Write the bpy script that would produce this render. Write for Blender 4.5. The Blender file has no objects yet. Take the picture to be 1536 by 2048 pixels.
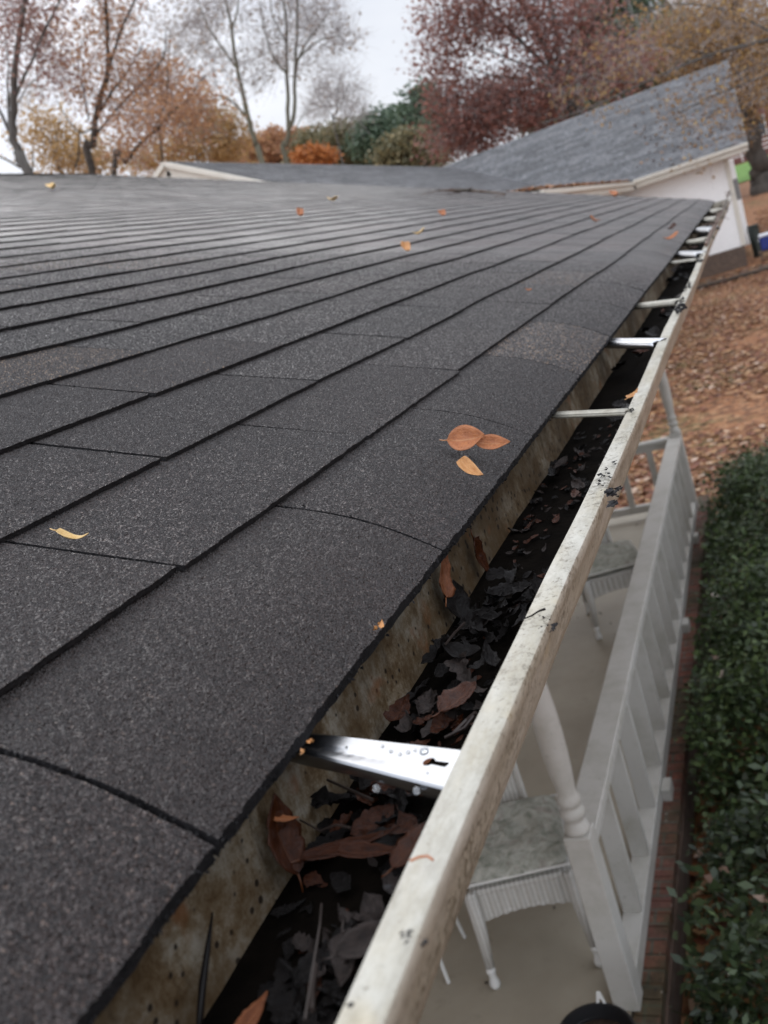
import bpy, math, random
import numpy as np
from mathutils import Vector, Matrix, noise as mnoise

# ------------------------------------------------------------------ camera, world, sun
SC = bpy.context.scene
COL = SC.collection
ROWS = [[0.8906648037, 0.3405910045, -0.3011876078],
        [-0.1882345082, -0.3267741875, -0.9261675876],
        [-0.4138646848, 0.8815987738, -0.2269352873]]      # image right, image down, view direction
FPX = 1830.0
cam_d = bpy.data.cameras.new('camera'); cam = bpy.data.objects.new('camera', cam_d); COL.objects.link(cam)
R_, D_, W_ = [Vector(r) for r in ROWS]
mw = Matrix((R_, -D_, -W_)).transposed().to_4x4()
cam.matrix_world = mw
cam_d.sensor_fit = 'VERTICAL'; cam_d.sensor_height = 36.0; cam_d.sensor_width = 27.0
cam_d.lens = FPX / 2048 * 36.0
cam_d.clip_start = 0.02; cam_d.clip_end = 2000
cam_d.dof.use_dof = True; cam_d.dof.focus_distance = 0.66; cam_d.dof.aperture_fstop = 11.5
SC.camera = cam
SC.view_settings.view_transform = 'Standard'; SC.view_settings.look = 'None'
SC.view_settings.exposure = 0.0; SC.view_settings.gamma = 1.0

SUN_EL, SUN_AZ = math.radians(27), math.radians(-33)        # azimuth measured from +Y towards +X
world = bpy.data.worlds.new('World'); SC.world = world; world.use_nodes = True
nt = world.node_tree; nt.nodes.clear()
wo = nt.nodes.new('ShaderNodeOutputWorld'); bg = nt.nodes.new('ShaderNodeBackground'); bg.inputs['Strength'].default_value = 0.1
sky = nt.nodes.new('ShaderNodeTexSky'); sky.sky_type = 'NISHITA'; sky.sun_disc = False
sky.sun_elevation = SUN_EL; sky.sun_rotation = SUN_AZ
tc = nt.nodes.new('ShaderNodeTexCoord'); mp = nt.nodes.new('ShaderNodeMapping'); mp.inputs['Scale'].default_value = (1, 1, 2.5)
nz = nt.nodes.new('ShaderNodeTexNoise'); nz.inputs['Scale'].default_value = 2.2; nz.inputs['Detail'].default_value = 5; nz.inputs['Roughness'].default_value = 0.55
cr = nt.nodes.new('ShaderNodeValToRGB')
cr.color_ramp.elements[0].position = 0.32; cr.color_ramp.elements[0].color = (6.9, 7.4, 8.5, 1)
cr.color_ramp.elements[1].position = 0.68; cr.color_ramp.elements[1].color = (9.3, 9.6, 10.2, 1)
mx = nt.nodes.new('ShaderNodeMix'); mx.data_type = 'RGBA'; mx.inputs['Factor'].default_value = 0.93
L = nt.links.new
L(tc.outputs['Generated'], mp.inputs['Vector']); L(mp.outputs['Vector'], nz.inputs['Vector']); L(nz.outputs['Fac'], cr.inputs['Fac'])
sx_ = nt.nodes.new('ShaderNodeSeparateXYZ'); L(tc.outputs['Generated'], sx_.inputs[0])
zr = nt.nodes.new('ShaderNodeMapRange'); zr.inputs['From Min'].default_value = 0.30; zr.inputs['From Max'].default_value = 1.0; zr.inputs['To Min'].default_value = 1.0; zr.inputs['To Max'].default_value = 2.4
L(sx_.outputs['Z'], zr.inputs['Value'])                     # overcast sky: brighter overhead than at the horizon
mu = nt.nodes.new('ShaderNodeMix'); mu.data_type = 'RGBA'; mu.blend_type = 'MULTIPLY'; mu.inputs['Factor'].default_value = 1.0
L(sky.outputs['Color'], mx.inputs['A']); L(cr.outputs['Color'], mx.inputs['B']); L(mx.outputs['Result'], mu.inputs['A']); L(zr.outputs['Result'], mu.inputs['B']); # added sky brightness behind the camera, to light the far wall and porch
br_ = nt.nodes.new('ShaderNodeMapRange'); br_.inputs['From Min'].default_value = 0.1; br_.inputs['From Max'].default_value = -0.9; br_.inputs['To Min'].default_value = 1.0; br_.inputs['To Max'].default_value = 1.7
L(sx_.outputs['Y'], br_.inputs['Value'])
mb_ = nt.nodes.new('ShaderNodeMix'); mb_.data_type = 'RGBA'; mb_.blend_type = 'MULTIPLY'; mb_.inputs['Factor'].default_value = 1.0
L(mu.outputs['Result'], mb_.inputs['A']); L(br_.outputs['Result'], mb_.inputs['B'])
# soft glow of the clouds round the hidden sun
vd = nt.nodes.new('ShaderNodeVectorMath'); vd.operation = 'DOT_PRODUCT'; L(tc.outputs['Generated'], vd.inputs[0])
vd.inputs[1].default_value = (math.sin(SUN_AZ) * math.cos(SUN_EL), math.cos(SUN_AZ) * math.cos(SUN_EL), math.sin(SUN_EL))
gr = nt.nodes.new('ShaderNodeMapRange'); gr.interpolation_type = 'SMOOTHSTEP'; gr.inputs['From Min'].default_value = 0.94; gr.inputs['From Max'].default_value = 1.0; gr.inputs['To Min'].default_value = 1.0; gr.inputs['To Max'].default_value = 1.4
L(vd.outputs['Value'], gr.inputs['Value'])
mg = nt.nodes.new('ShaderNodeMix'); mg.data_type = 'RGBA'; mg.blend_type = 'MULTIPLY'; mg.inputs['Factor'].default_value = 1.0
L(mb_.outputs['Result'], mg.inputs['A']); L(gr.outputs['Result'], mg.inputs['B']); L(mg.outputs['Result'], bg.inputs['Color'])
L(bg.outputs['Background'], wo.inputs['Surface'])
sd = bpy.data.lights.new('sun', 'SUN'); so = bpy.data.objects.new('sun', sd); COL.objects.link(so)
sd.energy = 0.65; sd.angle = math.radians(40); sd.color = (1.0, 0.97, 0.92)
sdir = Vector((math.sin(SUN_AZ) * math.cos(SUN_EL), math.cos(SUN_AZ) * math.cos(SUN_EL), math.sin(SUN_EL)))
so.rotation_euler = sdir.to_track_quat('Z', 'Y').to_euler(); so.location = (5, 5, 20)

# ------------------------------------------------------------------ geometry helpers
H = 0.229                                   # height of the eye over the roof plane
T = math.radians(20.5)                      # roof pitch
U = Vector((-math.cos(T), 0, math.sin(T)))  # up the slope
N = Vector((math.sin(T), 0, math.cos(T)))   # roof normal
def ray(px, py):
    return R_ * ((px - 768) / FPX) + D_ * ((py - 1024) / FPX) + W_
def on_z(px, py, z): d = ray(px, py); return d * (z / d.z)
def on_x(px, py, x): d = ray(px, py); return d * (x / d.x)
def on_y(px, py, y): d = ray(px, py); return d * (y / d.y)
def on_roof(px, py): d = ray(px, py); return d * (-H / N.dot(d))

def lerp_tab(t, tab):
    if t <= tab[0][0]: return tab[0][1]
    for (a, va), (b, vb) in zip(tab, tab[1:]):
        if t <= b: return va + (vb - va) * (t - a) / (b - a)
    return tab[-1][1]
def ground_z(x, y):
    z = lerp_tab(y, [(10, -3.1), (20, -2.98), (30, -2.72), (45, -1.6), (60, -0.45), (80, 0.5), (110, 1.0), (2000, 1.0)])
    return z

class MB:
    def __init__(s): s.v = []; s.f = []; s.m = []; s.t = []
    def add(s, vs, fs, m=0, tone=None):
        o = len(s.v); s.v.extend([tuple(v) for v in vs])
        tn = random.random() if tone is None else tone
        for f in fs: s.f.append([i + o for i in f]); s.m.append(m); s.t.append(tn)
    def box(s, c, size, rot=None, m=0, bev=0.0):
        a, b, h = size[0] / 2, size[1] / 2, size[2] / 2
        if bev <= 0:
            vs = [(x, y, z) for x in (-a, a) for y in (-b, b) for z in (-h, h)]
            fs = [(0, 1, 3, 2), (4, 6, 7, 5), (0, 4, 5, 1), (2, 3, 7, 6), (0, 2, 6, 4), (1, 5, 7, 3)]
        else:
            vs = []; e = bev
            for sx in (-1, 1):
                for sy in (-1, 1):
                    for sz in (-1, 1):
                        vs += [(sx * (a - e), sy * (b - e), sz * h), (sx * (a - e), sy * b, sz * (h - e)), (sx * a, sy * (b - e), sz * (h - e))]
            import bmesh
            bm = bmesh.new()
            for v in vs: bm.verts.new(v)
            r = bmesh.ops.convex_hull(bm, input=bm.verts)
            bmesh.ops.dissolve_limit(bm, angle_limit=0.02, verts=bm.verts, edges=bm.edges)
            bm.verts.index_update()
            vs = [v.co.copy() for v in bm.verts]; fs = [[v.index for v in f.verts] for f in bm.faces]; bm.free()
        M = Matrix.Translation(Vector(c)) @ (rot.to_4x4() if rot is not None else Matrix())
        s.add([M @ Vector(v) for v in vs], fs, m)
    def bar(s, p, q, w, h, m=0, up=(0, 0, 1)):
        p, q = Vector(p), Vector(q); d = q - p; l = d.length; d.normalize()
        sd = d.cross(Vector(up)).normalized(); u = sd.cross(d)
        rot = Matrix((d, sd, u)).transposed()
        s.box((p + q) / 2, (l, w, h), rot, m)
    def tube(s, pts, rad, n=8, m=0, cap=True, tone=None):
        pts = [Vector(p) for p in pts]
        if not hasattr(rad, '__len__'): rad = [rad] * len(pts)
        vs = []; fs = []; prev = None
        for i, p in enumerate(pts):
            d = (pts[min(i + 1, len(pts) - 1)] - pts[max(i - 1, 0)])
            if d.length < 1e-9: d = Vector((0, 0, 1))
            d.normalize()
            if prev is None:
                a = d.cross(Vector((0.3, 0.9, 0.2))).normalized()
            else:
                a = (prev - d * prev.dot(d))
                a = a.normalized() if a.length > 1e-6 else d.orthogonal().normalized()
            prev = a; b = d.cross(a)
            for k in range(n):
                t = 2 * math.pi * k / n
                vs.append(p + (a * math.cos(t) + b * math.sin(t)) * rad[i])
        for i in range(len(pts) - 1):
            for k in range(n):
                k2 = (k + 1) % n
                fs.append((i * n + k, i * n + k2, (i + 1) * n + k2, (i + 1) * n + k))
        if cap:
            fs.append(tuple(range(n - 1, -1, -1))); fs.append(tuple((len(pts) - 1) * n + k for k in range(n)))
        s.add(vs, fs, m, tone)
    def lathe(s, prof, c=(0, 0, 0), n=20, m=0, closed=True):
        vs = []; fs = []
        for r, z in prof:
            for k in range(n):
                t = 2 * math.pi * k / n
                vs.append((c[0] + r * math.cos(t), c[1] + r * math.sin(t), c[2] + z))
        for i in range(len(prof) - 1):
            for k in range(n):
                k2 = (k + 1) % n
                fs.append((i * n + k, i * n + k2, (i + 1) * n + k2, (i + 1) * n + k))
        if closed:
            fs.append(tuple(range(n - 1, -1, -1))); fs.append(tuple((len(prof) - 1) * n + k for k in range(n)))
        s.add(vs, fs, m)
    def sweep(s, prof, stations, m=0, closed=False, mats=None):
        """prof: list of (x,z) ; stations: list of (y, dx, dz)"""
        n = len(prof); vs = []; fs = []; ms = []
        for y, dx, dz in stations:
            for x, z in prof: vs.append((x + dx, y, z + dz))
        o = len(s.v); s.v.extend(vs)
        for i in range(len(stations) - 1):
            for k in range(n if closed else n - 1):
                k2 = (k + 1) % n
                s.f.append([o + i * n + k, o + i * n + k2, o + (i + 1) * n + k2, o + (i + 1) * n + k])
                s.m.append(mats[k] if mats else m); s.t.append(0.5)
    def build(s, name, mats, parent=None, smooth=False, world=False, auto=None):
        me = bpy.data.meshes.new(name)
        vs = s.v
        if world and parent is not None:
            l = parent.location; vs = [(v[0] - l.x, v[1] - l.y, v[2] - l.z) for v in vs]
        me.from_pydata(vs, [], s.f)
        if not isinstance(mats, (list, tuple)): mats = [mats]
        for mt in mats: me.materials.append(mt)
        me.polygons.foreach_set('material_index', s.m)
        at = me.attributes.new('tone', 'FLOAT', 'FACE'); at.data.foreach_set('value', s.t)
        if smooth: me.polygons.foreach_set('use_smooth', [True] * len(s.f))
        me.validate(); me.update()
        o = bpy.data.objects.new(name, me); COL.objects.link(o)
        if parent is not None: o.parent = parent
        if auto is not None:
            o.data.polygons.foreach_set('use_smooth', [True] * len(o.data.polygons))
            md = o.modifiers.new('es', 'EDGE_SPLIT'); md.split_angle = math.radians(auto)
        return o

def np_quads(name, V, mat, tones, parent=None, k=4, smooth=False):
    """V: (n,k,3) array, one k-gon each"""
    n = V.shape[0]
    me = bpy.data.meshes.new(name)
    if parent is not None: V = V - np.array(parent.location)
    me.vertices.add(n * k); me.vertices.foreach_set('co', V.reshape(-1).astype(np.float32))
    me.loops.add(n * k); me.loops.foreach_set('vertex_index', np.arange(n * k, dtype=np.int32))
    me.polygons.add(n); me.polygons.foreach_set('loop_start', np.arange(0, n * k, k, dtype=np.int32))
    me.update(calc_edges=True)
    at = me.attributes.new('tone', 'FLOAT', 'FACE'); at.data.foreach_set('value', tones.astype(np.float32))
    me.materials.append(mat); me.validate()
    o = bpy.data.objects.new(name, me); COL.objects.link(o)
    if parent is not None: o.parent = parent
    return o

def empty(name, loc=(0, 0, 0), rz=0.0):
    o = bpy.data.objects.new(name, None); COL.objects.link(o); o.location = loc; o.rotation_euler = (0, 0, rz)
    o.empty_display_size = 0.1
    return o
def tag(o, label=None, cat=None, group=None, kind=None):
    if label: o['label'] = label
    if cat: o['category'] = cat
    if group: o['group'] = group
    if kind: o['kind'] = kind
    return o
def copy_tree(o, parent=None):
    c = o.copy(); COL.objects.link(c)
    if parent is not None: c.parent = parent
    for ch in [x for x in bpy.data.objects if x.parent == o and x != c]: copy_tree(ch, c)
    return c

# ------------------------------------------------------------------ materials
def nodes(name):
    m = bpy.data.materials.new(name); m.use_nodes = True
    t = m.node_tree; b = t.nodes['Principled BSDF']
    return m, t, b
def N_(t, typ, **kw):
    n = t.nodes.new(typ)
    for k, v in kw.items():
        if k in n.inputs: n.inputs[k].default_value = v
        else: setattr(n, k, v)
    return n
def ramp(t, fac, stops, interp='LINEAR'):
    n = t.nodes.new('ShaderNodeValToRGB'); n.color_ramp.interpolation = interp
    e = n.color_ramp.elements
    while len(e) < len(stops): e.new(0.5)
    for i, (p, c) in enumerate(stops):
        e[i].position = p; e[i].color = (c[0], c[1], c[2], 1) if hasattr(c, '__len__') else (c, c, c, 1)
    t.links.new(fac, n.inputs['Fac'])
    return n.outputs['Color']
def mixc(t, f, a, b, mode='MIX'):
    n = t.nodes.new('ShaderNodeMix'); n.data_type = 'RGBA'; n.blend_type = mode
    for sock, v in (('Factor', f), ('A', a), ('B', b)):
        s_ = n.inputs[sock]
        if hasattr(v, 'is_linked') or hasattr(v, 'links'): t.links.new(v, s_)
        elif sock == 'Factor': s_.default_value = v
        else: s_.default_value = (v[0], v[1], v[2], 1)
    return n.outputs['Result']
def coords(t, scale=(1, 1, 1), kind='Object'):
    c = t.nodes.new('ShaderNodeTexCoord'); m = t.nodes.new('ShaderNodeMapping'); m.inputs['Scale'].default_value = scale
    t.links.new(c.outputs[kind], m.inputs['Vector']); return m.outputs['Vector']
def tex_noise(t, vec, scale, detail=4, rough=0.6, dist=0.0):
    n = N_(t, 'ShaderNodeTexNoise', Scale=scale, Detail=detail, Roughness=rough, Distortion=dist); t.links.new(vec, n.inputs['Vector']); return n.outputs['Fac']
def tex_vor(t, vec, scale, feat='F1', out='Distance'):
    n = N_(t, 'ShaderNodeTexVoronoi', Scale=scale); n.feature = feat; t.links.new(vec, n.inputs['Vector']); return n.outputs[out]
def bump(t, b, h, strength=0.5, dist=0.01, prev=None):
    n = N_(t, 'ShaderNodeBump', Strength=strength, Distance=dist); t.links.new(h, n.inputs['Height'])
    if prev is not None: t.links.new(prev, n.inputs['Normal'])
    t.links.new(n.outputs['Normal'], b.inputs['Normal']); return n.outputs['Normal']
def toneattr(t):
    a = t.nodes.new('ShaderNodeAttribute'); a.attribute_name = 'tone'; return a.outputs['Fac']
def math_(t, op, a, b=0.0):
    n = t.nodes.new('ShaderNodeMath'); n.operation = op
    for i, v in enumerate((a, b)):
        if hasattr(v, 'is_linked'): t.links.new(v, n.inputs[i])
        else: n.inputs[i].default_value = v
    return n.outputs[0]

def plain(name, col, rough=0.6, spec=0.4, var=0.12, scale=8, metal=0.0, bmp=0.0, bscale=60, coat=0.0):
    m, t, b = nodes(name); v = coords(t)
    f = tex_noise(t, v, scale, 5)
    c = ramp(t, f, [(0.3, [x * (1 - var) for x in col]), (0.7, [min(1, x * (1 + var)) for x in col])])
    t.links.new(c, b.inputs['Base Color']); b.inputs['Roughness'].default_value = rough
    b.inputs['Specular IOR Level'].default_value = spec; b.inputs['Metallic'].default_value = metal
    b.inputs['Coat Weight'].default_value = coat
    if bmp > 0: bump(t, b, tex_noise(t, v, bscale, 3), bmp, 0.002)
    return m

def mat_shingle(name, dark, mid, light, gs, tint=(0.075, 0.05, 0.045), wet=0.5, bd=0.0009, tintw=0.6, coat=0.0):
    m, t, b = nodes(name); v = coords(t)
    n = N_(t, 'ShaderNodeTexVoronoi', Scale=gs); t.links.new(v, n.inputs['Vector'])
    sep = t.nodes.new('ShaderNodeSeparateColor'); t.links.new(n.outputs['Color'], sep.inputs[0])
    g = ramp(t, sep.outputs[0], [(0.0, dark), (0.45, mid), (0.9, [x * 1.35 for x in mid]), (0.995, light)])
    big = tex_noise(t, v, 3.0, 5, 0.6)
    red = mixc(t, ramp(t, big, [(0.45, 0.0), (0.75, tintw)]), g, tint)
    med = tex_noise(t, v, 14.0, 6, 0.7)
    blo = ramp(t, med, [(0.25, 0.6), (0.75, 1.4)])
    c = mixc(t, 1.0, red, blo, 'MULTIPLY')
    tn = ramp(t, toneattr(t), [(0.0, 0.68), (1.0, 1.32)])
    c = mixc(t, 1.0, c, tn, 'MULTIPLY')
    t.links.new(c, b.inputs['Base Color'])
    rr = ramp(t, tex_noise(t, v, 5.0, 4), [(0.35, wet - 0.1), (0.7, wet + 0.14)])
    t.links.new(rr, b.inputs['Roughness'])
    b.inputs['Specular IOR Level'].default_value = 0.42; b.inputs['Coat Weight'].default_value = coat; b.inputs['Coat Roughness'].default_value = 0.38
    d2 = math_(t, 'POWER', n.outputs['Distance'], 1.7)
    hh = math_(t, 'ADD', math_(t, 'MULTIPLY', d2, -1.7), math_(t, 'ADD', math_(t, 'MULTIPLY', tex_noise(t, v, gs * 1.9, 2, 0.5), 0.45), math_(t, 'MULTIPLY', tex_noise(t, v, gs * 0.22, 2, 0.5), 1.0)))
    nn_ = bump(t, b, hh, 1.0, bd); t.links.new(nn_, b.inputs['Coat Normal'])
    return m

def mat_leaf(name, stops, trans=0.35, rough=0.5, spec=0.4):
    """per-face tone picks the colour; thin leaves let some light through"""
    m, t, b = nodes(name)
    c = ramp(t, toneattr(t), stops)
    t.links.new(c, b.inputs['Base Color']); b.inputs['Roughness'].default_value = rough; b.inputs['Specular IOR Level'].default_value = spec
    tr = t.nodes.new('ShaderNodeBsdfTranslucent'); t.links.new(c, tr.inputs['Color'])
    ms = N_(t, 'ShaderNodeMixShader'); ms.inputs['Fac'].default_value = trans
    out = t.nodes['Material Output']
    t.links.new(b.outputs[0], ms.inputs[1]); t.links.new(tr.outputs[0], ms.inputs[2]); t.links.new(ms.outputs[0], out.inputs['Surface'])
    return m

def mat_bark(name, a, bcol, scale=6):
    m, t, b = nodes(name); v = coords(t, (1, 1, 0.25))
    f = tex_noise(t, v, scale, 6, 0.7)
    t.links.new(ramp(t, f, [(0.3, a), (0.7, bcol)]), b.inputs['Base Color']); b.inputs['Roughness'].default_value = 0.9
    bump(t, b, f, 0.6, 0.02); return m

def mat_gutter(name, mould, lip=True, stn=0.55):
    m, t, b = nodes(name); v = coords(t); vs = coords(t, (1, 0.35, 1))
    base = ramp(t, tex_noise(t, vs, 9, 5), [(0.3, (0.38, 0.36, 0.30)), (0.7, (0.51, 0.49, 0.43))])
    stain = ramp(t, tex_noise(t, vs, 30, 6, 0.75), [(0.44, 0.0), (0.74, stn)])
    c = mixc(t, stain, base, (0.36, 0.31, 0.21))
    mo = tex_noise(t, v, 240, 8, 0.8)
    area = tex_noise(t, vs, 26, 6, 0.7)
    s = math_(t, 'ADD', mo, math_(t, 'MULTIPLY', area, 0.55))
    k = ramp(t, s, [(0.93 - mould, 0.0), (1.03 - mould, 0.85)])
    c = mixc(t, k, c, (0.07, 0.055, 0.03))
    c = mixc(t, ramp(t, tex_noise(t, vs, 75, 10, 0.85), [(0.42, 0.0), (0.62, 0.6)]), c, (0.23, 0.205, 0.155))
    yel = ramp(t, tex_noise(t, v, 16, 3), [(0.62, 0.0), (0.75, 0.35)])
    c = mixc(t, yel, c, (0.50, 0.37, 0.15))
    t.links.new(c, b.inputs['Base Color']); b.inputs['Roughness'].default_value = 0.42
    b.inputs['Specular IOR Level'].default_value = 0.4
    bump(t, b, math_(t, 'MULTIPLY', mo, 1.0), 0.25, 0.0006)
    return m

def mat_gutter_inside(name):
    m, t, b = nodes(name); v = coords(t); vs = coords(t, (1, 1, 0.5))
    f = tex_noise(t, v, 38, 12, 0.85)
    c = ramp(t, f, [(0.34, (0.03, 0.018, 0.009)), (0.43, (0.11, 0.07, 0.035)), (0.5, (0.20, 0.155, 0.10)), (0.60, (0.36, 0.33, 0.27))])
    big = tex_noise(t, v, 7, 4, 0.6)
    c = mixc(t, ramp(t, big, [(0.42, 0.85), (0.62, 0.1)]), c, (0.06, 0.036, 0.016))
    f2 = tex_noise(t, coords(t, (1, 1, 0.22)), 90, 8, 0.8)
    c = mixc(t, ramp(t, f2, [(0.52, 0.0), (0.66, 0.75)]), c, (0.05, 0.032, 0.016))
    vo = tex_vor(t, v, 110); c = mixc(t, ramp(t, math_(t, 'ADD', vo, math_(t, 'MULTIPLY', big, 0.9)), [(0.58, 0.95), (0.66, 0.0)]), c, (0.015, 0.010, 0.007))
    f3 = tex_noise(t, v, 26, 3)
    c = mixc(t, ramp(t, f3, [(0.6, 0.0), (0.7, 0.6)]), c, (0.17, 0.062, 0.02))
    t.links.new(c, b.inputs['Base Color']); b.inputs['Roughness'].default_value = 0.6; b.inputs['Specular IOR Level'].default_value = 0.15
    bump(t, b, f2, 0.3, 0.001); return m

def mat_brick(name, c1, c2, mortar, sc=1.0, rot=None, lo=0.6, hi=1.35, bs=0.5):
    m, t, b = nodes(name); tc_ = t.nodes.new('ShaderNodeTexCoord'); mp_ = t.nodes.new('ShaderNodeMapping')
    if rot: mp_.inputs['Rotation'].default_value = rot
    t.links.new(tc_.outputs['Object'], mp_.inputs['Vector'])
    br = t.nodes.new('ShaderNodeTexBrick'); t.links.new(mp_.outputs['Vector'], br.inputs['Vector'])
    br.inputs['Scale'].default_value = sc; br.inputs['Brick Width'].default_value = 0.21; br.inputs['Row Height'].default_value = 0.075
    br.inputs['Mortar Size'].default_value = 0.008; br.inputs['Color1'].default_value = (*c1, 1); br.inputs['Color2'].default_value = (*c2, 1); br.inputs['Mortar'].default_value = (*mortar, 1)
    f = tex_noise(t, mp_.outputs['Vector'], 12, 6, 0.7)
    c = mixc(t, 1.0, br.outputs['Color'], ramp(t, f, [(0.3, lo), (0.7, hi)]), 'MULTIPLY')
    t.links.new(c, b.inputs['Base Color']); b.inputs['Roughness'].default_value = 0.85
    bump(t, b, math_(t, 'SUBTRACT', f, br.outputs['Fac']), bs, 0.004)
    return m

M = {}
M['shingle'] = mat_shingle('dark_asphalt_shingle', (0.010, 0.0085, 0.008), (0.043, 0.0345, 0.032), (0.14, 0.10, 0.08), 640, tint=(0.076, 0.050, 0.045), wet=0.40, bd=0.0016, tintw=0.7, coat=0.24)
M['shingle_edge'] = plain('bitumen_edge', (0.012, 0.011, 0.012), 0.75, 0.3, 0.4, 90, bmp=0.8, bscale=400)
M['grey_shingle'] = mat_shingle('grey_asphalt_shingle', (0.07, 0.071, 0.074), (0.105, 0.106, 0.11), (0.20, 0.20, 0.205), 22, tint=(0.155, 0.15, 0.15), wet=0.7, bd=0.002, tintw=0.7)
M['lip'] = mat_gutter('old_cream_gutter_paint', 0.115, stn=.9)
M['lip_face'] = mat_gutter('mouldy_gutter_face', 0.15, stn=0.55)
M['gutter_in'] = mat_gutter_inside('stained_gutter_inside')
M['sludge'] = plain('wet_black_sludge', (0.004, 0.003, 0.0022), 0.95, 0.03, 0.6, 40, bmp=0.7, bscale=160)
M['alu_near'] = plain('damp_aluminium', (0.37, 0.38, 0.40), 0.27, 0.5, 0.08, 60, metal=1.0, bmp=0.05, bscale=50)
M['alu'] = plain('bright_aluminium', (0.66, 0.67, 0.69), 0.34, 0.5, 0.05, 30, metal=1.0, bmp=0.05, bscale=50)
M['cream_metal'] = mat_gutter('cream_hanger_paint', -0.02)
M['dark_hole'] = plain('rust_dark', (0.05, 0.03, 0.02), 0.8)
M['drop'] = plain('water_drop', (0.9, 0.92, 0.93), 0.05, 0.6, 0.0); M['drop'].node_tree.nodes['Principled BSDF'].inputs['Transmission Weight'].default_value = 0.9
M['white_paint'] = plain('weathered_white_paint', (0.62, 0.61, 0.58), 0.5, 0.4, 0.06, 5, bmp=0.1, bscale=80)
def mat_dirty_white(name, col, dirt, amt=0.5):
    m, t, b = nodes(name); v = coords(t)
    f = tex_noise(t, v, 5, 7, 0.7); f2 = tex_noise(t, v, 60, 4, 0.7)
    c = mixc(t, ramp(t, f, [(0.45, 0.0), (0.75, amt)]), col, dirt)
    c = mixc(t, ramp(t, f2, [(0.62, 0.0), (0.74, amt)]), c, [x * 0.5 for x in dirt])
    t.links.new(c, b.inputs['Base Color']); b.inputs['Roughness'].default_value = 0.55; bump(t, b, f2, 0.15, 0.002); return m
M['rail_paint'] = mat_dirty_white('railing_paint', (0.455, 0.44, 0.405), (0.25, 0.235, 0.18), 0.6)
M['wall_white'] = mat_brick('white_painted_brick', (0.90, 0.885, 0.865), (0.92, 0.905, 0.885), (0.84, 0.825, 0.805), 1.0, (math.radians(90), 0, 0), .97, 1.03, .1)
M['trim'] = mat_dirty_white('cream_trim', (0.66, 0.62, 0.54), (0.45, 0.40, 0.32), 0.35)
M['brick'] = mat_brick('red_porch_brick', (0.22, 0.075, 0.05), (0.15, 0.06, 0.045), (0.16, 0.13, 0.10), 1.0)
M['moss_brick'] = None
M['foundation'] = mat_brick('brown_foundation_brick', (0.13, 0.085, 0.06), (0.10, 0.065, 0.05), (0.12, 0.10, 0.08), 1.0, (math.radians(90), 0, 0))

# ------------------------------------------------------------------ OUR HOUSE: roof
def wave(s, y):
    return 0.0028 * mnoise.noise(Vector((s * 1.7, y * 1.3, 3.1))) + 0.0016 * mnoise.noise(Vector((s * 5, y * 4.0, 7.7)))
S0 = 0.657 * H
def droop(s):
    k = max(0.0, (1.10 * H - s) / (0.443 * H)); return 0.018 * k * k
def RP(s, y, lift=0.0):
    return U * s + Vector((0, y, 0)) + N * (-H + lift + wave(s, y) - droop(s))
Y0, Y1 = -0.9, 9.15
SR = 29.6 * H                                  # ridge
EXPO = 0.5555 * H
rng = random.Random(11)
house = empty('shingled_house', (-6.4, 4, -2.8))
tag(house, 'house in the foreground with a wet dark shingle roof running away from the camera', 'house')
sh = MB(); GRV = []; GRT = []; rg = np.random.RandomState(21)
course_s = [S0] + [1.208 * H + EXPO * k for k in range(0, 80) if 1.208 * H + EXPO * k < SR - 0.02] + [SR]
TABW = 1.345 * H
def jit(y, s, a): return a * mnoise.noise(Vector((y * 140, s * 9, 1.3)))
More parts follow.
